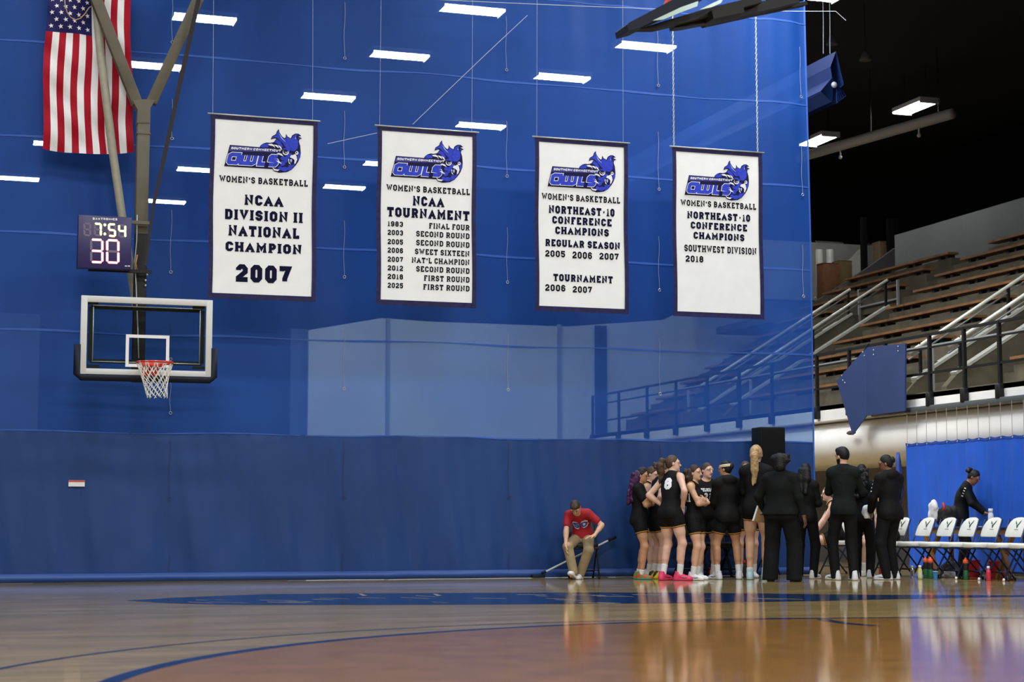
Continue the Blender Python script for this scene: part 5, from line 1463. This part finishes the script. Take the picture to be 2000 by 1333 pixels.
for i in range(20):
    y = p0.y - .06 - i * .31; zt = scv((p0.y - y) / YL, 1).z
    if y < 18.5: break
    obj('hook_wire', G().tube([(CX - .015, y, zt - .02), (CX - .01, y, 2.70)], .0045, 5), mat('wire_gray2', (.30, .28, .25), .5), bc, True)
    obj('grommet', G().tube([(CX - .012, y + .011 * math.cos(q), zt - .03 + .011 * math.sin(q)) for q in [2 * math.pi * j / 8 for j in range(8)]], .004, 4, closed=True), M_ring, bc, True)
g = G()
ta = on_x(1758, 884, CX); tb = on_x(1764, 985, CX)
for i in range(5):
    g.tube([(CX - .02 + .02 * math.sin(i * 2), ta.y + .015 * i + .03 * math.sin(j + i), ta.z + (tb.z - ta.z) * j / 6) for j in range(7)], [.01, .03, .045, .04, .045, .035, .02], 7)
obj('gathered_end', g, mat('curtain_gather_blue', (.015, .05, .26), .6), bc, True)

# folded blue plywood panels on the balcony front
bp_t = thing('hinged_board', 'pair of hinged dark blue plywood panels fixed to the balcony front', 'panel', (15.83, 27.8, 2.4))
M_ply = mat('panel_blue', (.017, .040, .135), .6, var=.10, scale=1.5)
PXX = 15.80
def pp(px, py, dx=0): return on_x(px, py, PXX + dx)
obj('panel', G().prism([pp(1768, 671), pp(1767, 803), pp(1692, 812), pp(1692, 679)], (.03, 0, 0)), M_ply, bp_t, True)
obj('panel', G().prism([pp(1692, 679), pp(1697, 671, .01), pp(1690, 680), pp(1634, 744, -.2), pp(1665, 850, -.14), pp(1692, 813)][0:1] + [pp(1634, 744, -.22), pp(1665, 850, -.105), pp(1692, 813)], (.03, .02, 0)), M_ply, bp_t, True)
obj('panel_tip', G().prism([pp(1692, 679), pp(1697, 671), pp(1684, 688, -.03)], (.02, .0, 0)), M_ply, bp_t, True)
obj('bracket', G().bar((15.84, 26.6, 2.72), (15.95, 26.6, 2.72), .05), M_black_metal, bp_t, True)
obj('bracket', G().bar((15.84, 27.75, 3.3), (15.95, 27.75, 3.3), .05), M_black_metal, bp_t, True)
M_screw = mat('screw_pale', (.6, .62, .65), .4)
for px, py, dx in ((1706, 684, 0), (1706, 693, 0), (1754, 677, 0), (1754, 686, 0), (1685, 688, -.05), (1688, 695, -.04), (1644, 734, -.20), (1646, 743, -.2), (1650, 748, -.18)):
    obj('screw', G().sphere(pp(px, py, dx - .015), .012, 6), M_screw, bp_t, True)

# wooden table behind the bench
M_wood = mat('table_wood', (.23, .115, .035), .5, var=.3, scale=5)
TX = 15.05; ty0, ty1 = 22.15, 24.45
tb_ = thing('trestle_table', 'long narrow wooden table with crossed legs behind the white chairs', 'table', (TX, 23.3, 0))
obj('table_top', G().box((TX, (ty0 + ty1) / 2, .74), (.36, ty1 - ty0, .035), bev=.004), mat('table_cover_navy', (.012, .018, .06), .6), tb_, True)
obj('apron', G().box((TX - .15, (ty0 + ty1) / 2, .685), (.025, ty1 - ty0 - .1, .075)), M_wood, tb_, True); obj('apron', G().box((TX + .15, (ty0 + ty1) / 2, .685), (.025, ty1 - ty0 - .1, .075)), M_wood, tb_, True)
for y in (ty0 + .12, ty1 - .2):
    obj('leg', G().bar((TX - .15, y + .3, .72), (TX - .15, y - .08, .01), .07, .05), M_wood, tb_, True)
    obj('leg', G().bar((TX - .11, y - .12, .72), (TX - .11, y + .34, .01), .07, .05), M_wood, tb_, True)
    obj('leg', G().bar((TX + .15, y, .72), (TX + .15, y, .0), .06, .05), M_wood, tb_, True)

def put(px, y): p = on_z(px, y, 0); return (p.x, p.y, 0)
def bottle(name, label, cat, loc, h, r, m_body, m_cap, neck=.55, band=None, group=None, cap_h=.16):
    t = thing(name, label, cat, loc, 0, group)
    obj('body', G().lathe([(r * .9, 0), (r, .01), (r, h * .60), (r * .92, h * .68), (r * neck, h * (1 - cap_h)), (r * neck, h * (1 - cap_h * .5))], n=14), m_body, t)
    obj('cap', G().lathe([(r * neck * 1.15, h * (1 - cap_h)), (r * neck * 1.2, h * (1 - cap_h * .6)), (r * neck * 1.1, h), (r * .1, h)], n=12), m_cap, t)
    if band: obj('label_band', G().lathe([(r * 1.02, h * .12), (r * 1.03, h * .14), (r * 1.03, h * .55), (r * 1.02, h * .57)], n=14), band, t)
    return t
def squeeze(label, loc, group='sports bottles under the bench'):
    t = thing('sports_bottle', label, 'bottle', loc, 0, group)
    obj('base_sleeve', G().lathe([(.034, 0), (.037, .01), (.037, .13), (.035, .135)], n=14), mat('bottle_green', (.01, .11, .035), .5), t)
    obj('body', G().lathe([(.035, .132), (.0365, .14), (.036, .22), (.037, .235)], n=14), mat('bottle_black', (.01, .01, .011), .5), t)
    obj('lid', G().lathe([(.038, .235), (.04, .24), (.04, .262), (.034, .285), (.016, .295), (.014, .315), (.005, .318)], n=14), mat('lid_orange', (.78, .10, .02), .45), t)
    obj('foot_ring', G().lathe([(.025, -.0), (.026, .012), (.03, .03), (.02, .031)], n=10), mat('ring_white', (.7, .7, .6), .5), t)
    return t
M_red = mat('plastic_red', (.55, .012, .02), .4); M_wcap = mat('cap_white', (.8, .8, .8), .4)
bottle('water_bottle', 'clear empty plastic water bottle on the floor by the hooded woman', 'bottle', put(1782, 1130), .185, .030, M_glass, mat('cap_clear', (.3, .35, .4), .4))
bottle('juice_bottle', 'yellow-green drink bottle with white cap on the floor before the bench', 'bottle', put(1797, 1132), .20, .034, mat('juice_yellow', (.55, .56, .12), .4), M_wcap, band=mat('band_pale_yellow', (.62, .62, .40), .5))
squeeze('left of the two touching black and green bottles with orange lids', put(1808.5, 1130)); squeeze('right of the two touching black and green bottles with orange lids', put(1818, 1131)); squeeze('lone black and green bottle with orange lid under the fourth chair', put(1887, 1133))
cu = thing('paper_cup', 'blue paper cup on the floor beside the orange-lidded bottles', 'cup', put(1827, 1133))
obj('cup_wall', G().lathe([(.027, 0), (.028, .002), (.038, .118), (.0395, .12)], n=16), mat('cup_blue', (.05, .24, .68), .5), cu); obj('rim', G().tube([(.039 * math.cos(q), .039 * math.sin(q), .12) for q in [2 * math.pi * j / 16 for j in range(16)]], .002, 5, closed=True), M_wcap, cu)
bottle('drink_bottle', 'pink-red drink bottle with white cap on the floor at right', 'bottle', put(1931, 1135), .205, .034, mat('drink_pink', (.66, .03, .08), .4), M_wcap, band=mat('band_red', (.6, .02, .06), .5))
bottle('drink_bottle', 'red drink bottle on the floor beside the hooded woman\'s shoes', 'bottle', put(1721, 1126), .15, .034, M_red, M_red)
bottle('drink_bottle', 'dark flask with white neck and red lid under the hooded woman\'s chair', 'bottle', put(1729, 1124), .24, .04, mat('flask_dark', (.02, .02, .022), .5), M_red, band=None)
bottle('drink_bottle', 'red-capped bottle on the floor left of the headband player', 'bottle', put(1388, 1128.5), .14, .03, M_red, M_red)
bottle('drink_bottle', 'black bottle with red lid by the pale blue shoes', 'bottle', put(1454, 1129), .26, .04, mat('bottle_black', (.01, .01, .011), .5), M_red)
for px, y, lab in ((1899, 1124.5, 'red round bucket behind the bench, left of the crossed table legs'), (1948, 1124.5, 'red round bucket behind the bench, between table legs')):
    t = thing('bucket', lab, 'bucket', (TX + .0, (on_x(px, y, TX)).y, 0))
    obj('tub', G().lathe([(.10, 0), (.105, .01), (.125, .24), (.13, .25)], n=18), M_red, t); obj('rim', G().tube([(.13 * math.cos(q), .13 * math.sin(q), .25) for q in [2 * math.pi * j / 18 for j in range(18)]], .008, 6, closed=True), M_red, t)
def cloth(name, label, cat, loc, dims, m, seed=1, bumps=26):
    r = random.Random(seed)
    prims = [el_((0, 0, dims[2] * .45), (dims[0] * .42, dims[1] * .42, dims[2] * .45))] + [el_((r.uniform(-.42, .42) * dims[0], r.uniform(-.42, .42) * dims[1], r.uniform(.1, .8) * dims[2]), (r.uniform(.10, .2) * dims[0] + .012, r.uniform(.1, .2) * dims[1] + .012, r.uniform(.08, .2) * dims[2] + .008), None, .04) for _ in range(bumps)]
    vq = sdf_mesh(prims, .008, cuts=[(np.array([0, 0, .001]), np.array([0, 0, -1.]))])
    o = np_obj(name, vq, m); o.location = loc; tag(o, label, cat); return o
CROSS = {1: dict(to=(-.06, -.185, 1.21), pole=(1, -.1, -.9), dir=(-1, .25, .10), palm=(0, 1, 0), curl=.3), -1: dict(to=(.06, -.205, 1.17), pole=(-1, -.1, -.9), dir=(1, .35, .1), palm=(0, 1, 0), curl=.3)}
HIPS = {1: dict(to=(.175, -.05, 1.02), pole=(1, .75, 0), dir=(-.3, -.6, -.75), palm=(-1, .2, 0), curl=.2), -1: dict(to=(-.175, -.05, 1.02), pole=(-1, .75, 0), dir=(.3, -.6, -.75), palm=(1, .2, 0), curl=.2)}
FRONT = {1: dict(to=(.05, -.22, .98), pole=(1, .5, -.3), dir=(-.6, -.3, -.5)), -1: dict(to=(-.05, -.22, .98), pole=(-1, .5, -.3), dir=(.6, -.3, -.5))}
FOLD = {1: dict(to=(.02, -.20, 1.26), pole=(.7, -.1, -1), dir=(-1, .1, .2), palm=(0, 1, 0)), -1: dict(to=(-.02, -.22, 1.24), pole=(-.7, -.1, -1), dir=(1, .1, .2), palm=(0, 1, 0))}
BACKARM = {1: dict(to=(.20, .02, .90), pole=(.6, 1, 0)), -1: dict(to=(-.20, .02, .90), pole=(-.6, 1, 0))}
ft = lambda l, r: {1: l, -1: r}

person('player with long purple hair, black tee, arms crossed, leftmost of the huddle', 1250, 1132.3, 911, 84, 'tan', top='tee', hair='curly', hair_c='purple', hands=CROSS, shoe=('multi', 'multi'), sock=.07, hem=.55, feet=ft((.10, .03, 10), (-.09, -.03, -8)), hairlen=.30, head=(0, 12, 0))
person('player in black vest standing behind the purple-haired player, face in profile', 1270, 1128.2, 909, 76, 'fair', hair='ponytail', hair_c='midbrown', hairlen=.2, sock=.13, shoe=('w', 'w'), head=(0, 14, 0), hem=.6)
person('player with a messy hair bun and yellow shoes, hands on hips', 1282, 1131.3, 899, 112, 'fair', hair='bun', hair_c='midbrown', hands=HIPS, lean=14, shoe=('yel', 'yel'), sock=.14, hem=.6, head=(0, 6, 0), prints=[('11', 'back', 0, .0, .15, .15, M_print)])
person('tall player with number 8 on her back and bright pink shoes', 1311, 1134.5, 884, 140, 'fair', hair='ponytail', hair_c='midbrown', hands=HIPS, lean=17, side=6, shoe=('pink', 'pink'), sock=.14, hem=.52, feet=ft((.12, .03, 0), (-.11, -.05, -45)), head=(-38, 0, 0), hairlen=.26, prints=[('8', 'back', .03, .02, .115, .17, M_print)], swoosh=M_swb)
person('player with long dark curly hair, arms crossed, white shoes, gold-edged black vest', 1357, 1133.8, 906, 74, 'light', hair='curly', hair_c='brown', hands=CROSS, shoe=('w', 'w'), sock=.13, hem=.62, hairlen=.34, head=(-8, 3, 0), prints=[('11', 'right', -.06, -.03, .10, .14, M_print)], swoosh=M_swb)
person('player number 21 in black vest facing the huddle, hair tied back', 1381, 1129.6, 902, 10, 'fair', hair='up', hair_c='midbrown', shoe=('w', 'w'), sock=.13, hem=.68, head=(32, 4, 6), feet=ft((.10, 0, 6), (-.10, 0, -6)), prints=[('FELICIAN', 'front', 0, .05, .205, .05, M_print), ('21', 'front', .0, -.05, .12, .11, M_print)])
person('player in a black hooded top with a cream headband, back turned', 1422, 1132.2, 898, -158, 'tan', top='hoodie', hair='up', hair_c='black', hands=FRONT, shoe=('w', 'w'), sock=.13, hem=.66, feet=ft((.165, 0, 22), (-.165, .02, -25)), headband=mat('headband_cream', (.72, .62, .40), .7), head=(38, 5, 0), shirt_hem=-.12, swoosh=M_swb)
person('player facing the camera, mostly hidden behind the tall blonde', 1459, 1129, 899, 5, 'fair', hair='up', hair_c='midbrown', shoe=('w', 'w'), sock=.13, prints=[('FELICIAN', 'front', 0, .055, .24, .055, M_print)])
person('tallest player, long wavy blonde ponytail, back turned, pale blue shoes', 1480, 1132.8, 867, 172, 'light', top='long', hair='ponytail', hair_c='blonde', hairlen=.42, hands=FRONT, shoe=('ice', 'ice'), sock=.07, hem=.42, feet=ft((.10, 0, 5), (-.10, 0, -5)), shirt_hem=-.14, f=.97)
cc, ci = person('broad coach in black jacket and trousers, back turned, beside the clipboard', 1528, 1136.5, 884, 163, 'deep', top='long', top_m=M_blk2, bottom='pants', bot_m=M_blk2, hair='puffs', hair_c='black', f=1.42, hands={1: dict(to=(.29, -.12, .95), pole=(1, .8, 0), dir=(.1, -.9, -.35), palm=(-1, 0, 0), curl=.7), -1: dict(to=(-.33, .02, .86), pole=(-.4, 1, 0))}, shoe=('blk', 'blk'), sock=0, feet=ft((.17, 0, 10), (-.17, 0, -10)), shirt_hem=-.05, flare=1.25, head=(10, 8, 0))
person('coach in black with dark braided hair between the broad coach and bearded man', 1577, 1131, 903, 158, 'brown', f=.9, top='long', bottom='pants', hair='long', hair_c='black', hairlen=.22, shoe=('gy', 'w'), sock=0, hands={-1: dict(to=(-.06, -.20, 1.10), pole=(-.5, .4, -.8)), 1: dict(to=(.19, -.02, .88), pole=(.5, 1, 0))}, feet=ft((.13, .0, 25), (-.10, 0, -10)), swoosh=M_swb)
person('bearded man in charcoal sweater and black trousers, looking left', 1651, 1134, 871, 168, 'light', sex='m', top='long', top_m=M_char, bottom='pants', hair='short', hair_c='black', hands=FOLD, shoe=('w', 'w'), sock=0, feet=ft((.13, 0, 55), (-.12, .02, 25)), head=(55, 2, 0), beard=1, swoosh=M_swb, f=.90)
person('coach in black with long dark hair, right behind the bearded man', 1687, 1129.5, 905, 170, 'brown', top='long', top_m=M_blk2, bottom='pants', hair='curly', hair_c='black', hairlen=.24, hands=FRONT, shoe=('w', 'w'), sock=0, f=.95)
wh, wi = person('woman in black hooded top with white sleeve letters, looking left, hair tied back', 1740, 1133, 886, -142, 'brown', top='hoodie', bottom='pants', hair='up', hair_c='black', hands={1: dict(to=(.16, -.22, .95), pole=(1, .6, 0)), -1: dict(to=(-.10, -.22, .95), pole=(-1, .6, 0))}, shoe=('gy', 'w'), sock=0, head=(38, 12, 0), feet=ft((.11, .05, 40), (-.10, -.05, 25)), shirt_hem=-.12, swoosh=M_swb, prints=[('#', 'left', -.045, .10 - .05 * q, .03, .06, M_print) for q in range(4)])
# woman bending at the table
person('woman in black tracksuit bending over the table behind white chairs, hair in a bun', 0, 0, 0, 84, 'brown', loc=(15.52, on_x(1878, 1100, 15.52).y), H=1.72, top='long', top_m=M_blk, bottom='pants', hair='bun', hair_c='black', lean=24, hands={1: dict(to=(.16, -.40, 1.0), pole=(1, .3, -.6), dir=(.1, -1, -.2), palm=(0, 0, -1)), -1: dict(to=(-.14, -.38, 1.0), pole=(-1, .3, -.6), dir=(-.1, -1, -.2), palm=(0, 0, -1))}, head=(0, 28, 0), shoe=('blk', 'blk'), sock=0, shirt_hem=-.10, prints=[('#', 'right', .0, .13 - .045 * q, .04, .06, M_print) for q in range(4)])
# seated players on the bench (their chairs stand there too)
def sit_feet(w=.10, y=-.43): return ft((w, y, 4), (-w, y + .05, -4))
LAP = {1: dict(to=(.10, -.36, .62), pole=(1, .3, -.2), dir=(-.3, -1, -.4), palm=(0, 0, -1)), -1: dict(to=(-.10, -.36, .62), pole=(-1, .3, -.2), dir=(.3, -1, -.4), palm=(0, 0, -1))}
def seat_person(label, key, alpha, Hs, **kw):
    return person(label, 0, 0, 0, alpha, loc=SEATS[key], H=Hs, pelvis=(0, .0, .655), seated=True, feet=sit_feet(), **kw)
seat_person('seated player in black vest looking left, framed between two standing coaches', 'A', -86, 1.72, skin='fair', lean=14, hands=LAP, hair='up', hair_c='darkblonde', sock=.13, shoe=('cream', 'cream'), prints=[('FELICIAN', 'front', 0, .055, .24, .055, M_print), ('1', 'front', .0, -.05, .06, .12, M_print)], hem=.6)
seat_person('seated player with bare thighs, mostly hidden behind the hooded woman', 'B', -80, 1.74, skin='fair', lean=26, hands=LAP, hair='up', hair_c='darkblonde', sock=.13, shoe=('w', 'w'), prints=[('FELICIAN', 'front', 0, .055, .24, .055, M_print)], hem=.45)
# seated man in red
M_redtee = mat('tee_red', (.36, .004, .014), .75, var=.12, scale=8, bump=.4, bscale=16); M_khaki = mat('khaki_cotton', (.29, .215, .115), .8, var=.12, scale=9, bump=.4, bscale=22)
rm, ri = person('young man in red tee and khaki trousers, sitting bent forward by the curtain', 0, 0, 0, -6, 'light', sex='m', loc=RM_LOC, H=1.60, pelvis=(.0, .0, .685), seated=True, lean=60, side=-5, twist=-4, head=(2, 34, 4), knee=.42, feet=ft((-.01, -.27, -10), (-.10, -.44, -14, .115)), foot_pitch=(0, 18),
                hands={-1: dict(to=(-.225, -.54, .40), pole=(-1, .4, .2), dir=(.12, -.15, -1), palm=(1, 0, 0), curl=.25), 1: dict(to=(.23, -.385, .695), pole=(1, .5, -.1), dir=(-.8, -.5, -.1), palm=(0, 0, -1), curl=.3)},
                top='tee', top_m=M_redtee, bottom='pants', bot_m=M_khaki, hair='short', hair_c='short', shoe=('w', 'w'), sock=.04, flare=1.1, shirt_hem=-.03, trim=False, prints=[('SC', 'front', .01, .01, .26, .15, M_print, .42), ('SC', 'front', .01, .01, .225, .12, mat('print_blue', (.03, .10, .48), .6), .24)])
# ================================================================== things held, and things lying about the bench
M_towel = mat('towel_white', (.78, .78, .78), .9, bump=.5, bscale=40)
cloth('towel', 'crumpled white towel on the floor under the third chair', 'towel', put(1853, 1128.5), (.16, .14, .10), M_towel, 3)
cloth('duffel_bag', 'black duffel bag on the floor behind the third and fourth chairs', 'bag', (TX - .02, on_x(1866, 1122, TX).y, 0), (.22, .45, .24), mat('bag_black', (.008, .008, .009), .8), 5)
bx = TX; by = on_x(1850, 1000, TX).y
bg = cloth('backpack', 'black backpack standing on the table left of the bending woman', 'bag', (bx, by, .76), (.26, .30, .36), mat('bag_black', (.008, .008, .009), .8), 8)
obj('strap', G().tube([(-.10, -.06, .30), (-.12, -.09, .36), (-.12, -.11, .30), (-.13, -.10, .24)], .016, 6), mat('strap_red', (.6, .02, .02), .6), bg)
tw = cloth('towel', 'white towel hung over the black backpack on the table', 'towel', (bx - .14, by + .13, .84), (.12, .16, .34), M_towel, 11)
fl_y = on_x(1935, 1005, TX).y
bottle('flask', 'white insulated flask with dark base standing on the table', 'bottle', (TX, fl_y, .76), .27, .042, mat('flask_white', (.72, .72, .76), .35), mat('flask_lid', (.6, .6, .64), .4), neck=.7, cap_h=.2)
obj('paper', G().box((TX - .02, fl_y + .28, .762), (.26, .2, .006)), mat('paper_white', (.8, .8, .8), .6), None)
tag(bpy.data.objects['paper'], 'white sheet of paper lying on the table near the flask', 'paper')
# clipboard in the broad coach's left hand
def wpos(info, v):
    v = np.array(v) * info['sc']; c, s = math.cos(info['rz']), math.sin(info['rz'])
    return Vector((info['loc'][0] + c * v[0] - s * v[1], info['loc'][1] + s * v[0] + c * v[1], v[2]))
Wr = ci['arm'][1][2]; hp = wpos(ci, Wr)
ca_, cb_ = on_y(1464, 1018, hp.y - .03), on_y(1492, 988, hp.y - .03)
cbt = thing('clipboard', 'brown clipboard held at the hip by the broad coach', 'clipboard', hp)
d = Vector((.0, 0, 0))
c_ = [on_y(x, y, hp.y - .02) for x, y in ((1480, 988), (1492, 1000), (1494, 1022), (1470, 1018))]
obj('board', G().prism(c_, (.0, .012, 0)), mat('clipboard_brown', (.30, .17, .07), .6, var=.15), cbt, True)
obj('sheet_edge', G().prism([on_y(x, y, hp.y - .024) for x, y in ((1479.5, 988), (1481.5, 989), (1472.5, 1018), (1470, 1018))], (0, .02, 0)), mat('paper_white', (.8, .8, .8), .6), cbt, True)
obj('clip', G().box(on_y(1487, 1003, hp.y - .03), (.05, .012, .02)), M_guard, cbt, True)
cloth('towel', 'white towel in the hooded woman\'s hands, against her black sleeve', 'towel', wpos(wi, (wi['arm'][1][2] + np.array([-.02, -.10, -.10]))), (.10, .10, .20), M_towel, 21)
